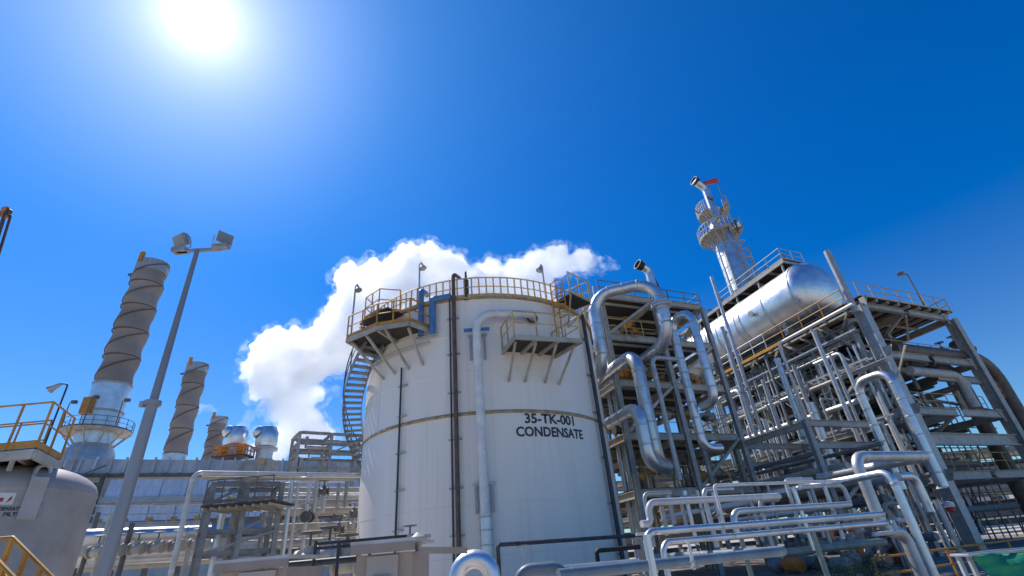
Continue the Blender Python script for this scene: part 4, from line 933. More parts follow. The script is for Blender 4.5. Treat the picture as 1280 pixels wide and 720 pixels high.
for (a, z0, z1) in ((3.7, 8.3, 16), (11.2, 4.3, 16), (18.7, 4.3, 16), (3.7, 0, 8.3)):
    for b in (0, 5.6): g = G(); g.ibeam(S(a, b, z0), S(a, b, z1 - .3), .24, .26, .03, AX); g.build('post', 'grey_paint', ps)
railing(ps, [S(-.25, .3, 16.3), S(-.25, 11.5, 16.3), S(8, 11.5, 16.3)], 1.15, 'yellow_pale', .035, 1.5)
# walkway in front of the drum, with its yellow railing
wk = thing('drum_walkway', 'long walkway with bright yellow toe board running below the silver drum', 'walkway', S(8, -1, 16))
g = G(); g.prism([S(-.2, -1.0, 15.5), S(14.5, -1.0, 15.5), S(14.5, -.32, 15.5), S(-.2, -.32, 15.5)], (0, 0, .06)); g.build('deck', 'grating', wk)
g = G(); g.bar(S(-.2, -1.05, 15.48), S(14.5, -1.05, 15.48), .07, .26); g.build('edge_beam', 'yellow', wk)
railing(wk, [S(.2, -1.0, 15.56), S(8.2, -1.0, 15.56)], 1.35, 'yellow', .04, 2.0, toe=False)
railing(wk, [S(8.2, -1.0, 15.56), S(14.4, -1.0, 15.56)], 1.35, 'white_pipe', .045, 1.5, toe=False)
for k in range(8): g = G(); g.bar(S(.6 + k * 1.9, -1.0, 15.38), S(.6 + k * 1.9, -.3, 15.38), .1, .14); g.build('bracket', 'beige_paint', wk)
# drum
DB, DZ, DR, DA0, DA1 = 2.3, 19.55, 2.6, 4.3, 21.5
c0 = S(DA0, DB, DZ)
dr = thing('steam_drum', 'huge shiny silver horizontal drum lying on the top deck', 'pressure vessel', S((DA0 + DA1) / 2, DB, 16.3))
g = G(); g.lathe([(DR, 0), (DR, DA1 - DA0)], c0, 72, AX); g.build('shell', 'clad', dr)
for zz, sg, nm in ((0, -1, 'head'), (DA1 - DA0, 1, 'head')):
    g = G(); g.lathe([(DR, zz)] + [(max(.01, DR * math.cos(i * math.pi / 24)), zz + sg * DR * .55 * math.sin(i * math.pi / 24)) for i in range(1, 13)], c0, 72, AX); g.build(nm, 'clad', dr)
for k in (0.0, 3.2, 6.4, 6.9, 9.6, 12.8, 16.1):
    wd = .28 if k == 6.4 else .09
    g = G(); g.lathe([(DR * .99, k - wd), (DR + .05, k - wd), (DR + .05, k + wd), (DR * .99, k + wd)], c0, 72, AX, smooth=False); g.build('cladding_band', 'clad_dull', dr)
for k in (2.6, 12.5):
    g = G(); g.prism([S(DA0 + k - .2, DB - 1.8, 16.3), S(DA0 + k - .2, DB + 1.8, 16.3), S(DA0 + k - .2, DB + 1.8, 18.2), S(DA0 + k - .2, DB - 1.8, 18.2)], AX * .4); g.build('saddle', 'grey_paint', dr)
for k in (4.6, 8.5): g = G(); p = c0 + AX * k - BX * DR * .98 - Z3 * .3; g.tube([p, p - BX * .45], .16, 10); g.disc(p - BX * .4, .28, .08, BX, 12); g.build('nozzle', 'grey_paint', dr)
# upper walkway over the drum
uw = thing('drum_top_walkway', 'dark walkway and railing running along the top of the silver drum', 'walkway', S(9, 4.2, 21.6))
g = G(); g.prism([S(4.6, .6, 22.6), S(21, .6, 22.6), S(21, 3.6, 22.6), S(4.6, 3.6, 22.6)], (0, 0, .08)); g.build('deck', 'grating', uw)
for b in (.6, 3.6): g = G(); g.bar(S(4.6, b, 22.48), S(21, b, 22.48), .12, .3); g.build('edge_beam', 'beige_paint', uw)
for k in range(9): g = G(); g.bar(S(4.7 + k * 1.9, .7, 22.46), S(4.7 + k * 1.9, 3.5, 22.46), .1, .22); g.build('joist', 'beige_paint', uw)
for k in range(6):
    for b in (.7, 3.5): g = G(); g.bar(S(5 + k * 3, b, DZ + 1.7), S(5 + k * 3, b, 22.3), .14, .14); g.build('post_leg', 'beige_paint', uw)
railing(uw, [S(13, .65, 22.68), S(4.65, .65, 22.68), S(4.65, 3.5, 22.68)], 1.15, 'grey_paint', .04, 1.6)
for i in range(7):
    valve('small valve on the walkway above the silver drum', S(5.5 + i * 2.2, 2.2, 23.2), AX, .5, 'steel_dark', 'grey_paint', 'valves above the silver drum')
# column tower
rnd0 = random.Random(11)
q = pA(929, 368, 5.0); ka = (q - S(0, 5.0, 0)).dot(AX)
TB = S(ka, 5.0, 0); tz0 = 16.3
def col_z(py):
    z = 16.0
    while z < 60:
        v = Vector((TB.x, TB.y, z)) - EYE
        if 360 - FOC * v.dot(_U) / v.dot(_F) < py: break
        z += .05
    return z
zp1, zp2, zt_ = col_z(297), col_z(268), col_z(250)
cr = 1.22
ct = thing('column_tower', 'tall silver column with two ring platforms and a curved vent on top', 'column', Vector((TB.x, TB.y, tz0)))
g = G(); g.lathe([(cr, tz0), (cr, zp1 + 1.2), (cr * .62, zp1 + 2.6), (cr * .62, zp2 + .6), (.1, zp2 + 1.1)], TB, 32); g.build('shell', 'clad', ct)
g = G(); g.lathe([(cr * 1.5, tz0 - .2), (cr * 1.5, tz0 + .5), (cr, tz0 + .9)], TB, 24); g.build('skirt', 'grey_paint', ct)
z = tz0 + 2
while z < zp1: g = G(); g.lathe([(cr * .99, z - .05), (cr * 1.02, z - .05), (cr * 1.02, z + .05), (cr * .99, z + .05)], TB, 32); g.build('cladding_band', 'clad_dull', ct); z += 1.6
for zz, r1, a_s, a_e in ((zp1, 2.55, -4.0, -1.6), (zp1 + .5, 2.3, -.6, .5), (zp2, 1.9, -4.2, -2.3), (zp2 + .3, 1.8, -.9, .2)):
    n = 14; P = [TB + Vector((r1 * math.cos(a_s + (a_e - a_s) * i / n), r1 * math.sin(a_s + (a_e - a_s) * i / n), zz)) for i in range(n + 1)]
    g = G(); rin = cr * 1.02 if zz < zp1 + .4 else (cr * .95 if zz < zp2 else cr * .64)
    g.lathe([(rin, zz - .12), (r1, zz - .12), (r1, zz), (rin, zz), (rin, zz - .12)], TB, n, a0=a_s, a1=a_e, smooth=False); o = g.build('ring_platform', 'beige_paint', ct)
    railing(o, P, 1.3, 'galv', .05, .9)
    for i in range(0, n + 1, 2): g = G(); u = (P[i] - TB - Z3 * zz).normalized(); g.bar(TB + u * rin + Z3 * (zz - 1.2), TB + u * r1 * .95 + Z3 * (zz - .1), .09, .12); g.build('bracket', 'beige_paint', ct)
lu = Vector((.55, -.83, 0))
lx = Vector((.83, .55, 0))
for s_ in (-.25, .25): g = G(); g.bar(TB + lu * (cr + .3) + lx * s_ + Z3 * (tz0 + 1), TB + lu * (cr + .3) + lx * s_ + Z3 * (zp2 + 1), .07, .07); g.build('ladder_stringer', 'yellow_pale', ct)
for k in range(int((zp2 - tz0) / .5)): zz = tz0 + 1.2 + k * .5; g = G(); g.bar(TB + lu * (cr + .3) - lx * .25 + Z3 * zz, TB + lu * (cr + .3) + lx * .25 + Z3 * zz, .04, .04); g.build('rung', 'yellow_pale', ct)
for k in range(int((zp1 - tz0 - 3) / 1.1)):
    zz = tz0 + 3.2 + k * 1.1; g = G(); g.tube([TB + lu * (cr + .3) - lx * .35 + Z3 * zz, TB + lu * (cr + .95) - lx * .3 + Z3 * zz, TB + lu * (cr + .95) + lx * .3 + Z3 * zz, TB + lu * (cr + .3) + lx * .35 + Z3 * zz], .05, 5, .2); g.build('cage_hoop', 'yellow_pale', ct)
for i in range(16):
    a_ = rnd0.uniform(-4, .5); rr_ = rnd0.uniform(1.5, 2.4); z_ = rnd0.choice((zp1, zp1, zp2)) + rnd0.uniform(.2, 1.6); p = TB + Vector((rr_ * math.cos(a_), rr_ * math.sin(a_), z_))
    g = G(); g.tube([p, p + Z3 * rnd0.uniform(-1.5, 1.2), p + Z3 * .2 + Vector((rnd0.uniform(-.8, .8), 0, 0))], rnd0.uniform(.07, .14), 6); g.build('fitting', rnd0.choice(['steel_dark', 'rust_pipe', 'grey_paint', 'yellow_pale']), ct)
for dx, r_ in ((-.9, .16), (-1.5, .12), (1.9, .14)):
    p = TB + Vector((dx, -cr - .15 + abs(dx) * .3, 0)); g = G(); g.tube([p + Z3 * tz0, p + Z3 * (zp1 - .2 - abs(dx))], r_, 8); g.build('side_pipe', 'clad_dull', ct)
vt = TB + Z3 * (zp2 + .9); dv = (on_y(880, 232, vt.y) - vt)
g = G(); g.tube([vt - Z3 * .5, vt + Z3 * (dv.z - .5), vt + Z3 * (dv.z) + Vector((-1.3, -.5, .45))], .46, 14, .9); g.build('vent_pipe', 'clad', ct)
e = vt + Z3 * dv.z + Vector((-1.3, -.5, .45)); d_ = (Vector((-1.3, -.5, .45))).normalized()
g = G(); g.lathe([(.5, -.4), (.6, .1), (.52, .1), (.4, -.3)], e, 16, d_); g.build('vent_mouth', 'black', ct)
wp = on_y(903, 246, TB.y); wt = on_y(893, 226, TB.y)
t = thing('windsock', 'small red windsock on a thin mast at the top of the silver column', 'windsock', Vector((wp.x, wp.y, zp2)))
g = G(); g.tube([Vector((wp.x, wp.y, zp2)), Vector((wp.x, wp.y, wt.z))], .05, 6); g.build('mast', 'steel_dark', t)
g = G(); s0 = Vector((wp.x, wp.y, wt.z)); sd = Vector((-.93, -.2, -.28)).normalized(); g.lathe([(.34, 0), (.3, .8), (.22, 2.0), (.2, 2.0), (.28, .8), (.32, 0)], s0, 14, sd); g.build('sock', 'red', t)
# end face: big ducts turning down
for (lab, a, z, b0, b1, zb, r, m) in (('thick dark brown duct bending down at the far right, the outer one', .6, 12.7, 2.5, 14.6, 0, .5, 'brown_steel'), ('thick dark brown duct bending down beside the outer one', 1.9, 12.3, 1.5, 11.9, 0, .5, 'brown_steel')):
    pipe(lab, [S(a, b0, z), S(a, b1, z), S(a, b1, zb)], r, m, 2.0, n=16)
pipe('grey level pipe with an elbow hung in the open end of the steel structure', [S(.2, 2.6, 10.9), S(.2, 8.3, 10.9), S(.2, 8.3, 8.5)], .32, 'grey_paint', .8)
pipe('second grey level pipe behind the elbow in the open end of the structure', [S(1.6, 2, 11.6), S(1.6, 9.8, 11.6), S(1.6, 9.8, 8.5)], .22, 'grey_paint', .6)
# clusters under the top deck at the end
for i, (x, y) in enumerate(((1165, 455), (1180, 440), (1200, 441), (1212, 436), (1195, 432))):
    p = pB(x, y, 1.2); valve('dark valve with handwheel perched above the brown ducts at the right', p, BX, .6, 'steel_dark', 'steel_dark', 'dark valves above the brown ducts')
# handrails on every deck edge in view
for z, a1_ in ((12.27, 21.5), (8.37, 21.5), (4.37, 21)):
    railing(ps, [S(a1_, .3, z), S(4.4, .3, z)], 1.1, 'galv', .03, 1.5, toe=False)
    railing(ps, [S(.5, 1.2, z), S(.5, 10.6, z)], 1.1, 'yellow_pale', .03, 1.5, toe=False)
for z, b0, b1, a1_ in ((14.25, 1.1, 5.9, 19.5), (10.35, 4.1, 10.5, 21.5), (6.35, .7, 6.9, 17.5)): railing(ps, [S(a1_, b0, z), S(3.2 if z < 14 else 2.1, b0, z)], 1.1, 'galv', .03, 1.6, toe=False)
# lamp on the top deck and tall post
p = pB(1150, 372, .2); p.z = 16.3; q = pB(1128, 342, .2)
t = thing('deck_lamp', 'small floodlight on a thin leaning mast on the top deck railing', 'lamp', p)
g = G(); g.tube([p, Vector((p.x, p.y, q.z)), Vector((p.x, p.y, q.z)) + Vector((-.4, -.1, .1))], .06, 6); g.build('mast', 'steel_dark', t); flood(t, Vector((p.x, p.y, q.z)) + Vector((-.6, -.15, .1)), (-.6, -.5, -.6), .32)
t = pipe('straight silver post rising above the top deck beside the drum end', [S(0, -.65, 15), S(0, -.65, 20.2)], .24, 'galv')
# scaffold cage at the right
sc = thing('scaffold', 'dark lattice scaffolding in front of the far buildings at the right edge', 'scaffold', S(2, 14, 0))
for a in (5, 7.5):
    for k in range(9):
        b = 4 + k * 2.0; g = G(); g.tube([S(a, b, 0), S(a, b, 10.5)], .06, 5); g.build('standard', 'steel_dark', sc)
    for k in range(6): g = G(); g.tube([S(a, 3.6, 1.6 + k * 1.7), S(a, 20.4, 1.6 + k * 1.7)], .05, 5); g.build('ledger', 'steel_dark', sc)
for k in range(8): g = G(); g.tube([S(5, 4 + k * 2, .3 + (k % 3) * 1.7), S(5, 6 + k * 2, 3.6 + (k % 3) * 1.7)], .05, 5); g.build('brace', 'steel_dark', sc)
lr = thing('ground_pipe_rack', 'low grey steel rack of pipes between the tower frame and the big structure', 'pipe rack', S(6, -6, 0))
for a in (0, 6, 12, 18, 24):
    for b in (-10, -3.5): g = G(); g.ibeam(S(a, b, 0), S(a, b, 7.2), .3, .3, .04, AX); g.build('column', 'grey_paint', lr)
    for z in (2.4, 4.2, 6.0, 7.2): g = G(); g.ibeam(S(a, -9.8, z - .2), S(a, -3.7, z - .2), .22, .36); g.build('beam', 'grey_paint', lr)
for z in (4.2, 7.2):
    for b in (-10, -3.5): g = G(); g.ibeam(S(.2, b, z - .25), S(24, b, z - .25), .2, .32); g.build('beam', 'beige_paint', lr)
for a in (0, 6, 12): g = G(); g.bar(S(a, -9.8, 2.6), S(a, -3.8, 5.7), .14, .14); g.build('brace', 'grey_paint', lr)
# ------------------------------------------------------------------ taller frame next to the tank
LA0, LA1, LB0, LB1, LH = 5.0, 17.0, -19.0, -10.2, 17.0
lf = thing('steel_tower', 'taller open steel tower frame with dark decks right behind the white tank', 'steel structure', S(LA0, LB1, 0))
for a in (LA0, 11, LA1):
    for b in (LB0, -14.6, LB1): g = G(); g.ibeam(S(a, b, 0), S(a, b, LH - .3), .3, .3, .03, AX); g.build('column', 'grey_paint', lf)
LZ = (4.5, 7.6, 10.8, 13.9, LH)
for z in LZ:
    for a in (LA0, 11, LA1):
        for b0, b1 in ((LB0, -14.6), (-14.6, LB1)): g = G(); g.ibeam(S(a, b0 + .2, z - .25), S(a, b1 - .2, z - .25), .24, .42); g.build('beam', 'beige_paint', lf)
    for b in (LB0, -14.6, LB1):
        for a0_, a1_ in ((LA0, 11), (11, LA1)): g = G(); g.ibeam(S(a0_ + .2, b, z - .27), S(a1_ - .2, b, z - .27), .24, .42); g.build('beam', 'beige_paint', lf)
    deck(lf, LA0 + .5, LA1, LB0 + .3, LB1 + (.5 if z == LH else -.3), z + .03, 6, along='B', h_=.16)
railing(lf, [S(LA0 + .5, LB0 + .3, LH + .1), S(LA0 + .5, LB1 + .5, LH + .1), S(LA1, LB1 + .5, LH + .1)], 1.1, 'steel_dark', .04, 1.4, toe=False)
for z0, z1, b0, b1 in ((4.5, 7.3, -14.4, -10.4), (7.6, 10.5, -18.8, -14.8), (10.8, 13.6, -14.4, -10.4), (13.9, 16.7, -18.8, -14.8)):
    g = G(); g.bar(S(LA0, b0, z0), S(LA0, b1, z1), .18, .18); g.build('brace', 'beige_paint', lf)
for z0, z1, a0_, a1_ in ((4.5, 7.3, 5.3, 10.8), (7.6, 10.5, 11.2, 16.8), (10.8, 13.6, 5.3, 10.8), (13.9, 16.7, 10.8, 5.3)):
    g = G(); g.bar(S(a0_, LB1, z0), S(a1_, LB1, z1), .18, .18); g.build('brace', 'beige_paint', lf)
for z in LZ[:-1]:
    railing(lf, [S(LA0 + .2, LB0 + .3, z + .1), S(LA0 + .2, LB1 - .3, z + .1), S(LA1, LB1 - .2, z + .1)], 1.1, 'yellow_pale', .03, 1.4, toe=False)
# vent with dark mouth on that tower
p = pB(814, 350, 6.5); q = pB(797, 333, 6.5)
t = thing('vent_hood', 'silver vent with a black open mouth on top of the tower frame', 'vent', Vector((p.x, p.y, LH)))
g = G(); g.tube([Vector((p.x, p.y, LH)), Vector((p.x, p.y, q.z - .2)), Vector((p.x - .75, p.y - .4, q.z + .1))], .32, 14, .5); g.build('duct', 'clad', t)
d_ = Vector((-1, -.5, .45)).normalized(); g = G(); g.lathe([(.34, -.3), (.42, .2), (.36, .2), (.26, -.2)], Vector((p.x - .75, p.y - .4, q.z + .1)), 16, d_); g.build('mouth', 'black', t)
for s_ in (-.7, .8): g = G(); g.bar(Vector((p.x + s_, p.y, LH)), Vector((p.x + .2, p.y, q.z - .5)), .12, .12); g.build('strut', 'steel_dark', t)
for i, (x0, y0) in enumerate(((722, 372), (727, 365), (735, 352), (742, 358), (714, 380))):
    q = pB(x0, y0, 7.5); pipe('slim silver vent pipe sticking up between the tank and the tower frame', [Vector((q.x, q.y, 0)), q], .13, 'clad_dull', group='slim vent pipes behind the tank edge', name='vent_pipe')

# ------------------------------------------------------------------ named pipes of the right side
PK[0] = .63
F5 = ('B', 3.6)          # plane just in front of the tower frame
def P(label, kind, k, pix, r, m='clad', bend=None, seams=0, to0=False, **kw):
    q = trace(kind, k, pix)
    if to0: q[-1].z = 0
    return q, (label, r, m, bend, seams, kw)
def back_to(p, x, u=AX):
    """distance along the long axis after which a point shows at picture column x"""
    t = 0.0
    while t < 30 and to_px(p + u * t)[0] > x: t += .05
    return t
def drop(p, y):
    """foot of an upright leg that ends at picture row y"""
    z = p.z
    while z > .2 and to_px(Vector((p.x, p.y, z)))[1] < y: z -= .05
    return Vector((p.x, p.y, z))
c_ = pB(819, 352, 2.0); l_ = c_ + AX * 2.7; l_ = l_ - BX * back_to(l_, 739, -BX); f_ = drop(c_, 425)
pipe('largest silver pipe loop arching over beside the tank top', [drop(l_, 465) + AX * 3, drop(l_, 465), l_, c_, f_, f_ + AX * 4.5], .6, 'clad', 1.7, seams=.8, n=18, flanges=((3, .4),))
c_ = pB(793, 441, 2.4); f_ = drop(c_, 577)
pipe('second silver pipe bend stepping out from behind the tank', [c_ + AX * 9, c_, f_, f_ + BX * 1.2 + AX * 1.0], .58, 'clad', 1.2, seams=.8, n=18)
c_ = pB(797, 508, 1.9); f_ = drop(c_, 580)
pipe('third silver pipe bend below the second, beside the tank', [c_ + AX * 9, c_, f_, f_ + BX * 1.6 + AX * .8], .52, 'clad', 1.0, seams=.8, n=18)
c_ = pB(862, 388, .8); l_ = c_ + AX * 1.6; l_ = l_ - BX * back_to(l_, 838, -BX); f_ = drop(c_, 500); h_ = drop(l_, 560)
pipe('silver pipe hairpin standing tall in front of the tower frame', [h_ + BX * 1.2, h_, l_, c_, f_, f_ + AX * 1.2], .4, 'clad', .9, seams=.8, n=16)
q = trace('B', 1.6, [(850, 600), (822, 447), (846, 445)])
pipe('thin grey pipe hooked over between the silver bends', q, .2, 'galv', .5)
L = [('tall slender silver pipe crossing in front of the drum end', 'A', -4.0, (985, 640), (890, 345), .24, 'clad_dull'),
     ('square grey post standing left of the drum walkway', 'A', -3.0, (960, 590), (897, 412), .3, 'galv'),
     ('upright silver pipe dropping from the left end of the walkway', 'A', -2.6, (1042, 640), (988, 440), .36, 'clad'),
     ('upright grey pipe next to the silver one under the walkway', 'A', -2.9, (1062, 640), (1004, 450), .25, 'galv'),
     ('long thin grey pipe crossing the middle of the big structure', 'A', -5.0, (1120, 660), (1036, 405), .2, 'clad_dull'),
     ('thin grey pipe ending below the deck at the front corner', 'A', -3.6, (1100, 590), (1068, 430), .14, 'galv'),
     ('upright grey pipe left of the walkway drop pipe', 'A', -4.6, (1010, 640), (962, 470), .2, 'galv'),
     ('upright grey pipe with pale band in the middle of the structure', 'A', -5.4, (990, 630), (944, 530), .24, 'clad_dull'),
     ('upright silver pipe right of the hairpin pipe', 'A', -5.5, (930, 620), (868, 470), .26, 'clad_dull'),
     ('thin pipe hanging near the drum walkway left end', 'A', -3.2, (905, 545), (880, 470), .16, 'galv'),
     ('thick upright silver pipe at the structure middle, just right of two thin ones', 'A', -3.4, (1050, 600), (1014, 503), .4, 'clad')]
for lab, kind, k, p0, p1, r, m in L:
    q = trace(kind, k, [p0, p1]); q[0].z = min(q[0].z, 1.5) if p0[1] > 590 else q[0].z
    pipe(lab, q, r, m, flanges=((0, .5),) if r > .22 else (), seams=.9 if m == 'clad' else 0)
q = trace('A', -5.0, [(938, 640), (905, 496), (926, 492), (940, 540)])
pipe('silver walking stick pipe curving over in the middle distance', q, .3, 'clad_dull', .7, seams=1.5)
q = trace('A', -5.5, [(1128, 612), (1082, 474), (1112, 468), (1170, 610)])
q[0] = q[0] + Z3 * 0
pipe('bright silver pipe hairpin in front of the big corner column', q, .36, 'clad', .9, seams=.8, n=16)
q = trace('A', -6.2, [(1035, 600), (1010, 562), (1026, 558), (1034, 590)])
pipe('small silver gooseneck pipe low in the structure middle', q, .24, 'clad', .4)
q = trace('A', -2.3, [(1066, 380), (974, 432)]); e0 = q[1]; q[0].z = e0.z
pipe('bright pipe running along the walkway edge then turning straight down', [q[0], e0, Vector((e0.x, e0.y, 7.0))], .19, 'white_pipe', .4)
q = trace('B', -7.5, [(1160, 570), (1068, 572), (1112, 665)])
PK[0] = 1
rr2 = random.Random(5)
for i, a in enumerate([.9 + .62 * k_ + rr2.uniform(-.2, .2) for k_ in range(32)]):
    b = (-.7, -1.8, -2.9, -4.0)[i % 4]; zt2 = rr2.choice((6.5, 8, 9.5, 11, 12.5, 14.5)); pts = [S(a, b, .2), S(a, b, zt2)]
    if i % 2: pts.append(S(a + (rr2.uniform(.8, 2.5) if i % 4 == 1 else 0), b + (0 if i % 4 == 1 else 1.6), zt2))
    pipe('tall slim pipe up the long face of the big structure', pts, rr2.uniform(.07, .17), rr2.choice(['clad', 'clad_dull', 'clad', 'grey_paint', 'white_pipe']), name='thin_pipe', group='tall slim pipes up the long face', n=10)
for i, (b, z, a0_, a1_) in enumerate(((-.4, 7.4, .5, 18), (-.5, 9.4, 2, 20), (-.7, 11.2, -.5, 17), (-2.3, 5.4, -1, 16), (-.3, 13.2, 3, 19), (-.6, 14.4, .5, 12), (-2.8, 6.4, 3, 20))):
    pipe('long level pipe along the long face of the big structure', [S(a0_, b, z), S(a1_, b, z), S(a1_, b, z - 1.5)], (.13, .2, .16, .22, .12, .1, .16)[i], ('steel_grey', 'clad_dull', 'grey_paint', 'beige_paint', 'steel_grey', 'steel_dark', 'grey_paint')[i], name='thin_pipe', group='long level pipes along the long face', n=10)
PK[0] = .52
pipe('dull silver level pipe with a square corner leg at the lower right', [q[0] + AX * 5, q[0], q[1], q[2], q[2] + BX * .9, q[2] + BX * .9 - Z3 * 2], .34, 'clad_dull', .5, seams=1.6, n=14)
q = trace('B', -9.0, [(1108, 596), (1108, 596)]); q0 = pB(1165, 712, -9.0); q0.z = 0
pipe('long shiny pipe leaning across the lower right corner, ground to level pipe', [q0, Vector((q0.x, q0.y, pB(1104, 590, -9.0).z)), Vector((q0.x, q0.y, pB(1104, 590, -9.0).z)) + AX * 5], .22, 'clad', seams=1.4)
q = trace('B', -6.0, [(1163, 640), (1140, 595), (1120, 592)])
pipe('short silver crooked pipe behind the leaning shiny pipe', q, .32, 'clad', .5)
q = trace('B', -6.5, [(1200, 690), (1163, 625)]); pipe('grey upright pipe with a white cap at the lower right', q, .2, 'galv'); 
# the low runs before the structure
PK[0] = .4
q = trace('B', -10, [(1098, 643), (806, 666)]); q[1].z = q[0].z
for dz, r, lab in ((0, .17, 'long bright silver pipe running level across the lower right, upper of a pair'), (-.2, .15, 'long silver pipe running level just under the bright one')):
    a_, b_ = q[0] + Z3 * dz, q[1] + Z3 * dz
    pipe(lab, [a_ + AX * 5, a_ + BX * .3, b_ + BX * (0 if dz == 0 else .35), Vector((b_.x, b_.y, 0)) + BX * (0 if dz == 0 else .35)], r, 'clad', .3, seams=1.5, n=14)
q = trace('B', -8.5, [(802, 655), (814, 654), (814, 628), (900, 622)]); pipe('cream pipe with a rounded step beside the tank foot', [q[0], q[1], q[2], q[3] + BX * 2.2, q[3] + BX * 2.2 + AX * 6], .2, 'white_pipe', .4, n=14)
q = trace('B', -9, [(922, 668), (922, 639), (1066, 628)]); pipe('pale grey pipe with a rounded left end above the long silver pair', q + [q[-1] + AX * 5], .19, 'clad_dull', .4, n=14)
q = trace('B', -8.8, [(905, 655), (886, 607), (1052, 597)]); pipe('thin pale pipe bracket shaped above the rounded pale pipe', q + [q[-1] + AX * 4], .1, 'white_pipe', .12)
q = trace('B', -8.2, [(1062, 628), (1060, 606), (1000, 610)]); pipe('cream looped pipe right of the bracket shaped pipe', q, .16, 'white_pipe', .3)
q = trace('B', -11.5, [(742, 714), (985, 694)]); q[1].z = q[0].z
pipe('thick blue grey level pipe lowest in front of the structure', [q[0] - BX * .6, q[1], q[1] + AX * 5], .2, 'blue_grey', n=16, seams=1.1)
q = trace('B', -7.5, [(985, 690), (1110, 680)]); pipe('dull green pipe beyond the end of the blue grey pipe', [q[0] + AX * 3, q[0], q[1], q[1] + AX * 3], .26, 'pipe_green', n=14)
q = trace('B', -9.5, [(1012, 655), (1040, 725)]); q[1].z = 0; pipe('green grey upright leg under the long silver pair', q, .16, 'pipe_green')
q = trace('B', -9.5, [(925, 668), (945, 725)]); q[1].z = 0; pipe('grey green leg left under the long silver pair', q, .13, 'pipe_green')
q = trace('B', -12.4, [(818, 720), (806, 668)]); q[0].z = 0; pipe('silver standpipe at the left end of the long pair', q, .13, 'clad')
q = trace('B', -12.8, [(868, 712), (858, 676)]); pipe('short white pipe with a square gauge before the blue grey pipe', q, .06, 'white_pipe', flanges=((0, .05), (0, .25)))
q = trace('B', -9, [(795, 668), (850, 652)]); pipe('thin bright pipe slanting beside the tank foot', q, .07, 'white_pipe')
q = trace('B', -8, [(1092, 668), (1122, 666), (1118, 650)]); pipe('white elbow pipe at the right end of the long silver pair', q, .15, 'white_pipe', .25)
PK[0] = 1
for i in range(20):
    x = 812 + i * 12.3 + rr2.uniform(-3, 3); yt = rr2.uniform(604, 634) - i * .4; k = rr2.uniform(-8.6, -6.5)
    q = trace('B', k, [(x + 8, rr2.uniform(650, 690)), (x, yt)])
    if i % 3 == 0: q.append(q[-1] + BX * rr2.uniform(.5, 1.6))
    pipe('short drop pipe behind the level pipes at the lower right', q, rr2.uniform(.035, .07), rr2.choice(['clad', 'white_pipe', 'clad_dull', 'grey_paint', 'galv']), name='thin_pipe', group='short drop pipes behind the level pipes', n=10, flanges=((0, .5),) if i % 2 else ())
# ------------------------------------------------------------------ small pipes, valves and equipment inside the structures
rnd = random.Random(21)
MS = ['steel_grey', 'grey_paint', 'steel_dark', 'beige_paint', 'steel_dark', 'steel_grey']  # mostly dark tones: the shade inside is put into the pipe colours
def rpipe(label, group, pts, r, m): pipe(label, pts, r, m, r * 3, name='thin_pipe', group=group, n=8)
for i in range(60):
    a, b = rnd.uniform(1, 21), rnd.uniform(-.8, 9); z0 = rnd.choice((0, 4.4, 8.4)); h = rnd.uniform(2.5, 8)
    pts = [S(a, b, z0), S(a, b, min(15.3, z0 + h))]
    if rnd.random() < .5: pts.append(pts[-1] + (AX if rnd.random() < .6 else BX) * rnd.uniform(1, 3))
    rpipe('small pipe threaded upright through the big structure', 'small upright pipes inside the big structure', pts, rnd.uniform(.08, .2), rnd.choice(MS))
for i in range(64):
    a, b = rnd.uniform(0, 8), rnd.uniform(-.6, 10); z = rnd.choice((2.2, 3.2, 4.9, 5.6, 6.9, 8.9, 9.8, 10.4, 11.4, 12.8, 13.6, 14.6)) + rnd.uniform(-.2, .2)
    if i % 3: pts = [S(a, b, z), S(a + rnd.uniform(5, 13), b, z)]
    else: pts = [S(a + 3, 0.5, z), S(a + 3, rnd.uniform(6, 10.6), z)]
    if rnd.random() < .4: pts.append(pts[-1] - Z3 * rnd.uniform(.8, 2.2))
    rpipe('small pipe lying level inside the big structure', 'small level pipes inside the big structure', pts, rnd.uniform(.09, .24), rnd.choice(MS))
for i in range(30):
    a, b = rnd.uniform(LA0 - .2, 14), rnd.uniform(LB0, LB1); z = rnd.choice(LZ[:-1]) + .05
    pts = [S(a, b, z), S(a, b, z + rnd.uniform(1, 2.8)), S(a, b, z) + BX * rnd.uniform(-2, 3) + Z3 * 2.4] if i % 2 else [S(a, b, z - 4), S(a, b, z + 2.6)]
    if pts[-1].z != pts[-2].z and i % 2: pts[-1].z = pts[-2].z
    rpipe('small pipe inside the tower frame beside the tank', 'small pipes inside the tower frame', pts, rnd.uniform(.07, .16), rnd.choice(MS))
for i in range(34):
    b, z = rnd.uniform(LB0 + .5, LB1 - .3), rnd.choice(LZ[:4])
    valve('yellow valve on a deck of the tower frame', S(LA0 + rnd.uniform(.6, 2.5), b, z + rnd.uniform(.5, 1.4)), BX if i % 2 else AX, rnd.uniform(.35, .6), rnd.choice(['yellow', 'yellow', 'orange', 'steel_dark']), rnd.choice(['yellow', 'grey_paint', 'rust_pipe', 'yellow']), 'yellow valves in the tower frame')
for i in range(40):
    a, b, z = rnd.uniform(.5, 14), rnd.uniform(-.4, 9), rnd.choice((.3, 4.5, 8.5, 12.4)) + rnd.uniform(.4, 1.2)
    valve('valve on a deck of the big structure', S(a, b, z), rnd.choice([AX, BX, Z3]), rnd.uniform(.35, .65), rnd.choice(['steel_dark', 'yellow_pale', 'galv']), rnd.choice(['grey_paint', 'steel_dark', 'beige_paint', 'rust_pipe']), 'valves inside the big structure')
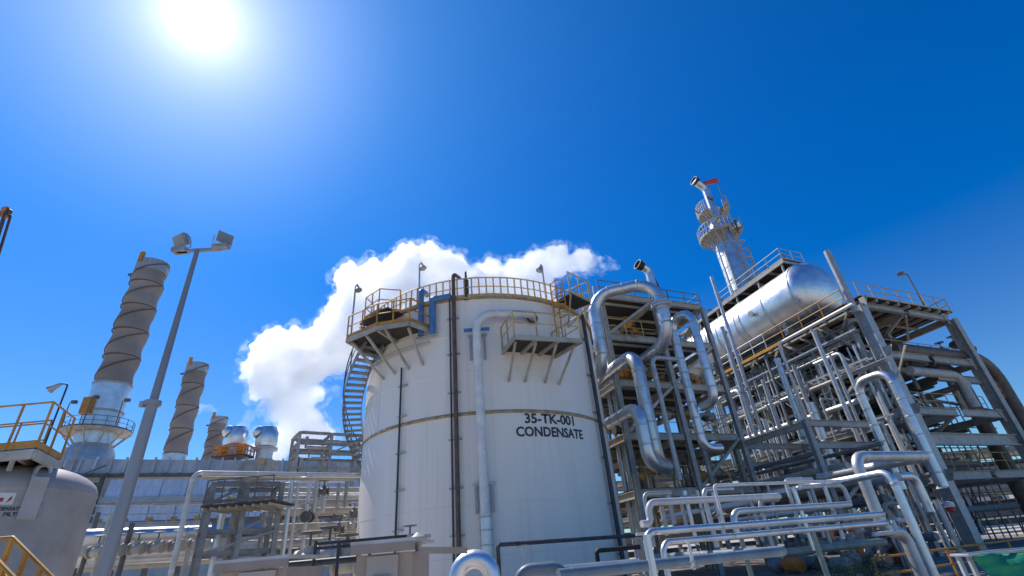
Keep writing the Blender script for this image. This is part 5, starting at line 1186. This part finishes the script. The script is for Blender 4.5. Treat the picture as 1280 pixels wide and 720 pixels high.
for k in range(15):
    z = 1.2 + (k % 5) * .95; a = 1.5 + (k // 5) * 2.6 + rnd.uniform(-.5, .5)
    rpipe('small pipe lying level across the foot of the big structure', 'level pipes across the foot of the big structure', [S(a, rnd.uniform(-9, -4), z), S(a, rnd.uniform(8, 13), z)], rnd.uniform(.12, .3), rnd.choice(['grey_paint', 'beige_paint', 'steel_grey', 'steel_dark', 'steel_dark']))
for k in range(16):
    z = 1.0 + (k % 6) * .9; b = -9.5 + (k // 6) * 2.2 + rnd.uniform(-.4, .4)
    rpipe('small pipe lying level between the tank and the big structure', 'level pipes between the tank and the structure', [S(rnd.uniform(-3, 1), b, z), S(rnd.uniform(14, 24), b, z)], rnd.uniform(.1, .26), rnd.choice(['grey_paint', 'beige_paint', 'steel_grey', 'steel_dark', 'steel_dark']))
def pump(label, p, d, s_, m, m2):
    d = d.normalized(); x = Vector((d.y, -d.x, 0)); t = thing('pump', label, 'pump', p, 'pumps at the foot of the structure')
    g = G(); g.box(p + Z3 * .12, (s_ * .7, s_ * 2.2, .24), x, d, Z3); g.build('base', 'concrete', t)
    c = p + Z3 * (.24 + s_ * .38)
    g = G(); g.lathe([(.01, -s_ * .95), (s_ * .3, -s_ * .9), (s_ * .32, -s_ * .1), (s_ * .12, -.02), (s_ * .12, s_ * .3)], c, 14, d); g.build('motor', m, t)
    g = G(); g.lathe([(.12 * s_, s_ * .3), (s_ * .36, s_ * .42), (s_ * .36, s_ * .75), (s_ * .15, s_ * .85), (s_ * .15, s_ * 1.05)], c, 14, d); g.build('casing', m2, t)
    g = G(); g.tube([c + d * s_ * .58 + Z3 * s_ * .3, c + d * s_ * .58 + Z3 * s_ * 1.3, c + d * s_ * .58 + Z3 * s_ * 1.3 + x * s_ * .9], s_ * .12, 8, s_ * .25); g.build('discharge', m2, t)
    g = G(); g.box(c + x * s_ * .4, (s_ * .16, s_ * .3, s_ * .3), x, d, Z3); g.build('terminal_box', m, t)
for i in range(34):
    a, b = (-1.6, -4.2, -6.6)[i % 3] + rnd.uniform(-.4, .4), -16.5 + i * .38 + rnd.uniform(-.3, .3)
    pump('pump at the foot of the big structure', S(a, b, .015), AX, rnd.uniform(.6, 1.0), rnd.choice(['steel_dark', 'pipe_green', 'orange', 'steel_grey', 'rust_pipe', 'yellow']), rnd.choice(['steel_dark', 'rust_pipe', 'steel_grey', 'beige_paint']))
for i in range(30):
    a = rnd.uniform(.5, 17); b = rnd.choice((-.1, 2.8, 5.5)); z = rnd.choice((4.4, 8.4, 12.3)); sg = rnd.choice((-1, 1)); L_ = rnd.uniform(2.2, 3.6)
    g = G(); g.bar(S(a, b, z), S(a + sg * L_, b, z + 3.4), .1, .1); g.build('brace', 'grey_paint' if i % 2 else 'beige_paint', ps)
    g = G(); g.bar(S(a, b - .05, z + 1.6), S(a + 4, b - .05, z + 1.6), .12, .2); g.build('beam', 'grey_paint', ps)
for i in range(110):
    a, b = rnd.uniform(.6, 20), rnd.choice((-.5, -.3, .2, 1.0, 2.2, 3.4)) + rnd.uniform(-.2, .2); z0 = rnd.choice((.2, 4.4, 8.4, 8.4)); z1_ = min(15.4, z0 + rnd.uniform(3, 7.4)); off = rnd.uniform(-1.5, 1.5)
    pts = [S(a, b, z0), S(a, b, z1_)] if i % 3 else [S(a + off, b, z0), S(a + off, b, (z0 + z1_) / 2), S(a, b, (z0 + z1_) / 2), S(a, b, z1_)]
    rpipe('fine bright pipe up the big structure', 'fine bright pipes up the big structure', pts, rnd.uniform(.04, .1), rnd.choice(['clad', 'white_pipe', 'clad_dull', 'galv']))
# vessels and exchangers deep in the structure
for i, (a, b, z, L_, r, m, lab) in enumerate(((9, 5.5, 13.7, 7, .85, 'steel_dark', 'dark horizontal vessel under the top deck of the big structure'), (8, 3.2, 9.8, 6, .75, 'clad_dull', 'dull silver exchanger on the middle deck of the big structure'), (5, 7.5, 9.9, 6, .9, 'steel_dark', 'dark horizontal vessel at the back of the middle deck'), (8, 2.5, 5.6, 8, .7, 'grey_paint', 'grey exchanger on the lowest deck of the big structure'))):
    t = thing('heat_exchanger', lab, 'heat exchanger', S(a + L_ / 2, b, z - r))
    g = G(); g.lathe([(.01, -.4), (r * .7, -.25), (r, 0), (r, L_), (r * .7, L_ + .25), (.01, L_ + .4)], S(a, b, z), 24, AX); g.build('shell', m, t)
    for k in (.6, L_ - .6): g = G(); g.disc(S(a + k, b, z), r * 1.15, .2, AX, 24); g.build('flange', 'galv', t)
    for k in (L_ * .25, L_ * .75): g = G(); g.box(S(a + k, b, z - r * .95), (.3, r * 1.5, r * .9), AX, Vector((-AX.y, AX.x, 0)), Z3); g.build('saddle', 'grey_paint', t)
for i in range(44):
    a, b = rnd.uniform(-7.5, -1), rnd.uniform(-15, -2.5); h = rnd.uniform(1.0, 3.0)
    pts = [S(a, b, 0), S(a, b, h), S(a, b, h) + BX * rnd.uniform(.6, 2.5)]
    if i % 3 == 0: pts.append(pts[-1] - Z3 * rnd.uniform(.4, .9))
    rpipe('small pipe standing low before the structure', 'small low pipes before the structure', pts, rnd.uniform(.05, .13), rnd.choice(MS + ['white_pipe', 'white_pipe']))
for i in range(60):
    a, b = rnd.uniform(-7.5, -3), rnd.uniform(-16, -5)
    valve('rusty valve at knee height under the long silver pair', S(a, b, rnd.uniform(.5, 1.7)), BX if i % 2 else AX, rnd.uniform(.2, .34), rnd.choice(['yellow', 'orange', 'steel_dark', 'yellow_pale']), rnd.choice(['rust_pipe', 'grey_paint', 'grey_paint', 'pipe_green', 'steel_dark']), 'rusty valves below the long silver pair')
PK[0] = 1
# ================================================================== FOREGROUND
q = [on_y(616, 740, 11.5), on_y(611, 697, 11.5), on_y(571, 697, 11.5), on_y(563, 745, 11.5)]
q[1].x = q[0].x; q[2].z = q[1].z; q[3].x = q[2].x; q[3].z = q[0].z = .2
pipe('shiny silver pipe bend humped at the bottom centre below the white drop pipe', q, .18, 'clad', .45, seams=.0, n=20)
t = thing('pipe_guard_rail', 'dark slanting pipe rail with one post before the tank foot', 'railing', on_y(660, 720, 14))
a_, b_ = on_y(622, 681, 13), on_y(800, 667, 16.5); b_.z = a_.z
g = G(); g.tube([Vector((a_.x, a_.y, 0)), a_, b_], .05, 8, .08); g.build('top_pipe', 'dark_pipe', t)
g = G(); g.tube([a_ + Vector((.5, .3, 0)), b_ + Vector((0, .4, 0))], .035, 8); g.build('second_pipe', 'dark_pipe', t)
for f in (.14, .95): p = a_.lerp(b_, f); g = G(); g.bar(Vector((p.x, p.y, 0)), p - Z3 * .06, .07, .07); g.bar(p - Z3 * .06 - Vector((.14, 0, 0)), p - Z3 * .06 + Vector((.14, 0, 0)), .06, .04); g.build('post', 'galv', t)
q = trace('Y', 14, [(750, 720), (749, 688), (800, 684)]); q[0].z = 0
pipe('black thin pipe with a square corner at the right foot of the tank', q, .055, 'black', .08)
q = trace('Y', 12, [(650, 760), (672, 711), (705, 714), (712, 745)])
pipe('blue grey low pipe hump at the bottom right of the silver bend', q, .12, 'blue_grey', .3)
pipe('lower blue grey level pipe along the tank foot', trace('Y', 13.5, [(700, 716), (800, 706)]), .16, 'blue_grey', n=14)
# green bag / skip
rim = [on_y(1212, 694, 8.0), on_y(1330, 690, 8.0)]; rz = rim[0].z; rim[1].z = rz
sk = thing('tarpaulin_skip', 'green tarpaulin sagging from a grey rail at the bottom right corner', 'skip', Vector((rim[0].x + .6, 8.4, 0)))
x0, x1 = rim[0].x, rim[1].x
g = G(); g.tube([Vector((x0, 8, rz)), Vector((x1, 8, rz)), Vector((x1, 8.35, rz)), Vector((x0, 8.35, rz)), Vector((x0, 8, rz))], .018, 8); g.build('rim', 'galv', sk)
for xx, yy in ((x0 + .05, 8.1), (x1, 8.1), (x0 + .05, 8.3), (x1, 8.3)): g = G(); g.bar(Vector((xx, yy, 0)), Vector((xx, yy, rz - .02)), .05, .05); g.build('leg', 'galv', sk)
n = 30; m_ = 22; V = []
for i in range(n + 1):
    for j in range(m_ + 1):
        u, v = i / n, j / m_
        inset = .30 * v ** .8
        x = x0 + .02 + (x1 - x0) * (u * (1 - inset) + inset * .6); y = 7.97 + .10 * math.sin(u * 9) * v - .12 * math.sin(u * math.pi) * math.sin(v * math.pi)
        z = rz - .015 - v * .62 - .07 * math.sin(u * math.pi * 2.0) * math.sin(v * math.pi) + .035 * mnoise.noise(Vector((u * 5, v * 7, 1.3)))
        y += .10 * mnoise.noise(Vector((u * 4 + v * 3, v * 6, 4.2))); V.append(Vector((x, y, z)))
g = G(); g.add(V, [(i * (m_ + 1) + j, (i + 1) * (m_ + 1) + j, (i + 1) * (m_ + 1) + j + 1, i * (m_ + 1) + j + 1) for i in range(n) for j in range(m_)], True); tp_ = g.build('tarpaulin', 'green_tarp', sk)
sm = tp_.modifiers.new('thickness', 'SOLIDIFY'); sm.thickness = .012
# orange post, shrubs, yellow ground rail
p = on_y(1077, 695, 22); q = on_y(1073, 661, 22)
t = thing('orange_marker', 'bright orange upright marker among the low pipes', 'marker', Vector((p.x, p.y, 0))); g = G(); g.tube([Vector((p.x, p.y, 0)), Vector((p.x, p.y, q.z))], [.17, .13], 12); g.build('shaft', 'orange', t); g = G(); g.disc(Vector((p.x, p.y, q.z)), .18, .1, Z3); g.build('cap', 'orange', t)
def shrub(label, x, y, Y, s, seed):
    p = on_y(x, y, Y); rr = random.Random(seed); t = thing('shrub', label, 'shrub', Vector((p.x, p.y, 0)))
    g = G()
    for i in range(240):
        d = Vector((rr.gauss(0, .5), rr.gauss(0, .5), abs(rr.gauss(.55, .3)))) * s; c = Vector((p.x, p.y, p.z - s * .55)) + d
        u = Vector((rr.gauss(0, 1), rr.gauss(0, 1), rr.gauss(0, 1))).normalized(); w_ = u.orthogonal().normalized(); l = s * rr.uniform(.1, .2)
        g.add([c, c + u * l * .5 + w_ * l * .25, c + u * l, c + u * l * .5 - w_ * l * .25], [(0, 1, 2, 3)])
    g.build('foliage', 'leaf', t)
    g = G()
    for i in range(7): g.tube([Vector((p.x, p.y, 0)), Vector((p.x + rr.gauss(0, .2) * s, p.y + rr.gauss(0, .2) * s, p.z + rr.uniform(-.2, .2) * s))], .012, 4)
    g.build('stems', 'rust_pipe', t)
shrub('small green weed left of the orange marker', 1060, 712, 15, .55, 3); shrub('green weed below the orange marker', 1085, 708, 16, .6, 5); shrub('small green weed under the green pipe', 1035, 718, 15, .45, 9)
t = thing('yellow_barrier', 'low yellow pipe barrier at the foot of the big corner column', 'barrier', on_y(1150, 700, 18))
a_, b_ = on_y(1090, 698, 17.5), on_y(1290, 668, 22); b_.z = a_.z
for dz in (0, -.45): g = G(); g.tube([a_ + Z3 * dz, b_ + Z3 * dz], .035, 8); g.build('rail', 'yellow', t)
for f in (0, .2, .4, .6, .8, 1): p = a_.lerp(b_, f); g = G(); g.tube([Vector((p.x, p.y, 0)), p], .04, 8); g.build('post', 'yellow', t)
t = thing('hazard_lamp', 'small white and red lamp fixed on the corner column', 'lamp', on_y(1186, 632, 30))
p = pB(1186, 632, -.6); g = G(); g.lathe([(.28, -.08), (.28, .12), (.05, .22)], p, 12); g.build('cap', 'white_pipe', t); g = G(); g.lathe([(.05, -.35), (.2, -.3), (.22, -.08)], p, 12); g.build('lens', 'red', t); g = G(); g.bar(p + Z3 * .1, p + AX * .6 + Z3 * .1, .06, .06); g.build('arm', 'galv', t)
t = thing('white_lamp', 'small white shaded lamp higher on the corner column', 'lamp', on_y(1176, 605, 30))
p = pB(1176, 607, -.6); g = G(); g.lathe([(.06, .3), (.1, .1), (.28, -.12), (.28, -.16)], p, 12); g.build('shade', 'white_pipe', t); g = G(); g.bar(p + Z3 * .2, p + AX * .6 + Z3 * .2, .06, .06); g.build('arm', 'galv', t)
# ------------------------------------------------------------------ far right background
def far_box(name, label, cat, x0, x1, y0, y1, Y, d, m):
    a, b = on_y(x0, (y0 + y1) / 2, Y), on_y(x1, (y0 + y1) / 2, Y); zt2 = on_y((x0 + x1) / 2, y0, Y).z
    t = thing(name, label, cat, Vector(((a.x + b.x) / 2, Y + d / 2, 0))); wd = b.x - a.x
    g = G(); g.box(Vector(((a.x + b.x) / 2, Y + d / 2, zt2 / 2)), (wd, d, zt2)); g.build('wall', m, t)
    g = G(); g.box(Vector(((a.x + b.x) / 2, Y + d / 2, zt2 + .15)), (wd + .8, d + .8, .3)); g.build('roof', 'cabin_roof', t)
    k = max(2, int(wd / 5))
    for i in range(k): g = G(); g.box(Vector((a.x + wd * (i + .5) / k, Y - .05, zt2 * .6)), (wd / k * .45, .1, zt2 * .25)); g.build('window', 'dark_pipe', t)
    return t
far_box('far_building', 'far white flat roofed building seen through the scaffold', 'building', 1195, 1262, 603, 640, 115, 12, 'bldg_white')
far_box('far_building', 'far pale low building below the orange bank at the right', 'building', 1215, 1300, 646, 660, 90, 8, 'bldg_white')
def far_tank(label, x, y0, Y, r):
    p = on_y(x, y0, Y); t = thing('far_tank', label, 'tank', Vector((p.x, p.y, 0))); g = G(); g.lathe([(r, 0), (r, p.z), (.01, p.z + r * .18)], Vector((p.x, p.y, 0)), 32); g.build('shell', 'bldg_white', t); g = G(); g.lathe([(r, p.z - .2), (r + .2, p.z - .2), (r + .2, p.z), (r, p.z)], Vector((p.x, p.y, 0)), 32); g.build('rim', 'galv', t)
far_tank('far white storage tank behind the scaffold at the right edge', 1275, 598, 130, 7); far_tank('far white storage tank half hidden by the corner column', 1150, 612, 140, 7)
# terrain behind
def bank(name, Y, x0, x1, zs, m, depth):
    g = G(); n = 60; V = []
    rows = 8
    for j in range(rows + 1):
        for i in range(n + 1):
            x = x0 + (x1 - x0) * i / n; v = j / rows
            h = zs * math.sin(v * math.pi * .5) * (.75 + .35 * mnoise.noise(Vector((x * .02, v * 2, 1.7)))) if j else -.2
            V.append(Vector((x, Y + depth * v, h)))
    g.add(V, [(j * (n + 1) + i, j * (n + 1) + i + 1, (j + 1) * (n + 1) + i + 1, (j + 1) * (n + 1) + i) for j in range(rows) for i in range(n)], True); return g.build(name, m, None, kind='structure')
bank('dirt_bank', 100, 60, 330, 5.5, 'dirt', 30)
bank('hills', 700, -900, 1200, 24, 'leaf', 160)
g = G(); c = [S(-16, -22, .012), S(26, -22, .012), S(26, 26, .012), S(-16, 26, .012)]; g.add(c, [(0, 1, 2, 3)]); g.build('plant_pavement', 'concrete', None, kind='structure')
# pipe track behind everything, closing the view between tank and structure
t = thing('background_rack', 'low dark pipe rack far behind the big structure', 'pipe rack', Vector((30, 64, 0)))
for i in range(13): x = -4 + i * 6; g = G(); g.ibeam(Vector((x, 62.5, 0)), Vector((x, 62.5, 8.5)), .4, .4); g.build('column', 'steel_grey', t)
for z in (2.5, 4.5, 6.5, 8.5): g = G(); g.ibeam(Vector((-4, 62.2, z)), Vector((68, 62.2, z)), .4, .5); g.build('beam', 'steel_grey', t)
for i in range(16): g = G(); z = 1.0 + (i % 8) * 1.02; g.tube([Vector((-4, 63 + (i % 3) * .9, z)), Vector((68, 63 + (i % 3) * .9, z))], (.3, .45, .24, .38)[i % 4], 8); g.build('pipe', ('steel_dark', 'steel_grey', 'steel_dark', 'beige_paint')[i % 4], t)
# ================================================================== LABELS OF THE SMALL REPEATS
def to_px(p):
    v = p - EYE; z = v.dot(_F)
    return (640 + FOC * v.dot(_R) / z, 360 - FOC * v.dot(_U) / z) if z > .1 else (-9999, -9999)
bpy.context.view_layer.update()
_dg = bpy.context.evaluated_depsgraph_get()
def owner(o):
    while o.parent: o = o.parent
    return o
def seen(t):
    """points of a small thing that the camera sees, on a 1280 px frame"""
    out = []
    for ch in t.children:
        vs = ch.data.vertices; st = max(1, len(vs) // 9); w0 = wloc(ch)
        for i in range(0, len(vs), st):
            p = vs[i].co + w0; x, y = to_px(p)
            if not (0 <= x <= 1280 and 0 <= y <= 720): continue
            d = (p - EYE); L = d.length
            hit, loc, *_r = scn.ray_cast(_dg, EYE, d.normalized(), distance=L + 1)
            if not hit or (loc - EYE).length > L - .06: out.append((x, y))
    return out
ADJ = {'steel_grey': 'mid grey', 'galv': 'bluish grey', 'grey_paint': 'light grey', 'clad_dull': 'dull silver', 'beige_paint': 'beige', 'clad': 'shiny silver', 'steel_dark': 'dark', 'white_pipe': 'white', 'yellow': 'yellow', 'orange': 'orange', 'yellow_pale': 'pale yellow', 'rust_pipe': 'rusty', 'pipe_green': 'green', 'dark_pipe': 'dark'}
ORD = ['first', 'second', 'third', 'fourth', 'fifth', 'sixth', 'seventh', 'eighth', 'ninth', 'tenth', 'eleventh', 'twelfth', 'thirteenth', 'fourteenth', 'fifteenth', 'sixteenth', 'seventeenth', 'eighteenth', 'nineteenth', 'twentieth'] + ['twenty ' + w_ for w_ in ('first', 'second', 'third', 'fourth', 'fifth', 'sixth', 'seventh', 'eighth', 'ninth')]
def lev(z):
    return 'near the ground' if z < 3.2 else 'at first level' if z < 7 else 'at second level' if z < 11 else 'at third level' if z < 15.5 else 'at roof level'
NOUN = {'small upright pipes inside the big structure': ('small upright pipe', 'in the big structure'), 'small level pipes inside the big structure': ('small level pipe', 'in the big structure'),
        'level pipes across the foot of the big structure': ('level pipe', 'across the structure foot'), 'level pipes between the tank and the structure': ('level pipe', 'between tank and structure'),
        'small pipes inside the tower frame': ('small pipe', 'in the tower frame'), 'yellow valves in the tower frame': ('valve', 'in the tower frame'), 'valves inside the big structure': ('valve', 'in the big structure'),
        'small low pipes before the structure': ('thin low pipe', 'before the structure'), 'rusty valves below the long silver pair': ('low valve', 'by the long silver pair'), 'valves above the silver drum': ('valve', 'above the silver drum'),
        'dark valves above the brown ducts': ('valve', 'above the brown ducts'), 'thin upright pipes before the hall': ('thin upright pipe', 'before the hall'), 'small valves before the hall': ('small valve', 'before the hall'),
        'dark valves between the cabins': ('valve', 'between the cabins'), 'standpipes between the cabins': ('standpipe', 'between the cabins'), 'slim vent pipes behind the tank edge': ('slim vent pipe', 'behind the tank edge')}
NOUN.update({'fine bright pipes up the big structure': ('fine pipe', 'up the big structure'), 'short drop pipes behind the level pipes': ('short drop pipe', 'lower right'), 'pumps at the foot of the structure': ('pump', 'at the structure foot'), 'thin upright pipes left of the tank': ('thin upright pipe', 'left of the tank'), 'thin level pipes left of the tank': ('thin level pipe', 'left of the tank'), 'thin pipes in the tall rack': ('thin pipe', 'in the tall rack'), 'valves in the racks left of the tank': ('valve', 'left of the tank'), 'tall slim pipes up the long face': ('tall slim pipe', 'up the long face'), 'long level pipes along the long face': ('long level pipe', 'along the long face')})
CLEAR = ('pumps at the foot of the structure', 'small low pipes before the structure', 'rusty valves below the long silver pair')    # the scaffold and the far bank show here
classes = {}
for t in [o for o in scn.objects if o.type == 'EMPTY' and o.get('group') in NOUN]:
    pts = seen(t)
    mx_ = sum(p[0] for p in pts) / max(1, len(pts)); my_ = sum(p[1] for p in pts) / max(1, len(pts))
    if len(pts) < 1 or (mx_ > 1118 and my_ > 585 and t['group'] in CLEAR):                                    # wholly hidden or out of the frame: left out
        for ch in list(t.children): bpy.data.objects.remove(ch)
        bpy.data.objects.remove(t); continue
    body = [c for c in t.children if not c.name.startswith('base')][0]; m = body.data.materials[0].name.split('.')[0]
    zs = [(v.co + wloc(body)).z for v in body.data.vertices]; z = (min(zs) + max(zs)) / 2
    noun, place = NOUN[t['group']]
    classes.setdefault((ADJ.get(m, 'grey'), noun, lev(z), place), []).append((sum(p[0] for p in pts) / len(pts), t))
for (adj, noun, lv, place), L in classes.items():
    L.sort(key=lambda q: q[0]); n = len(L)
    for i, (x, t) in enumerate(L):
        pos = '' if n == 1 else 'leftmost ' if i == 0 else 'rightmost ' if i == n - 1 else ORD[min(i, 28)] + ' from left '
        t['label'] = (pos + adj + ' ' + noun + ' ' + lv + ' ' + place).strip()
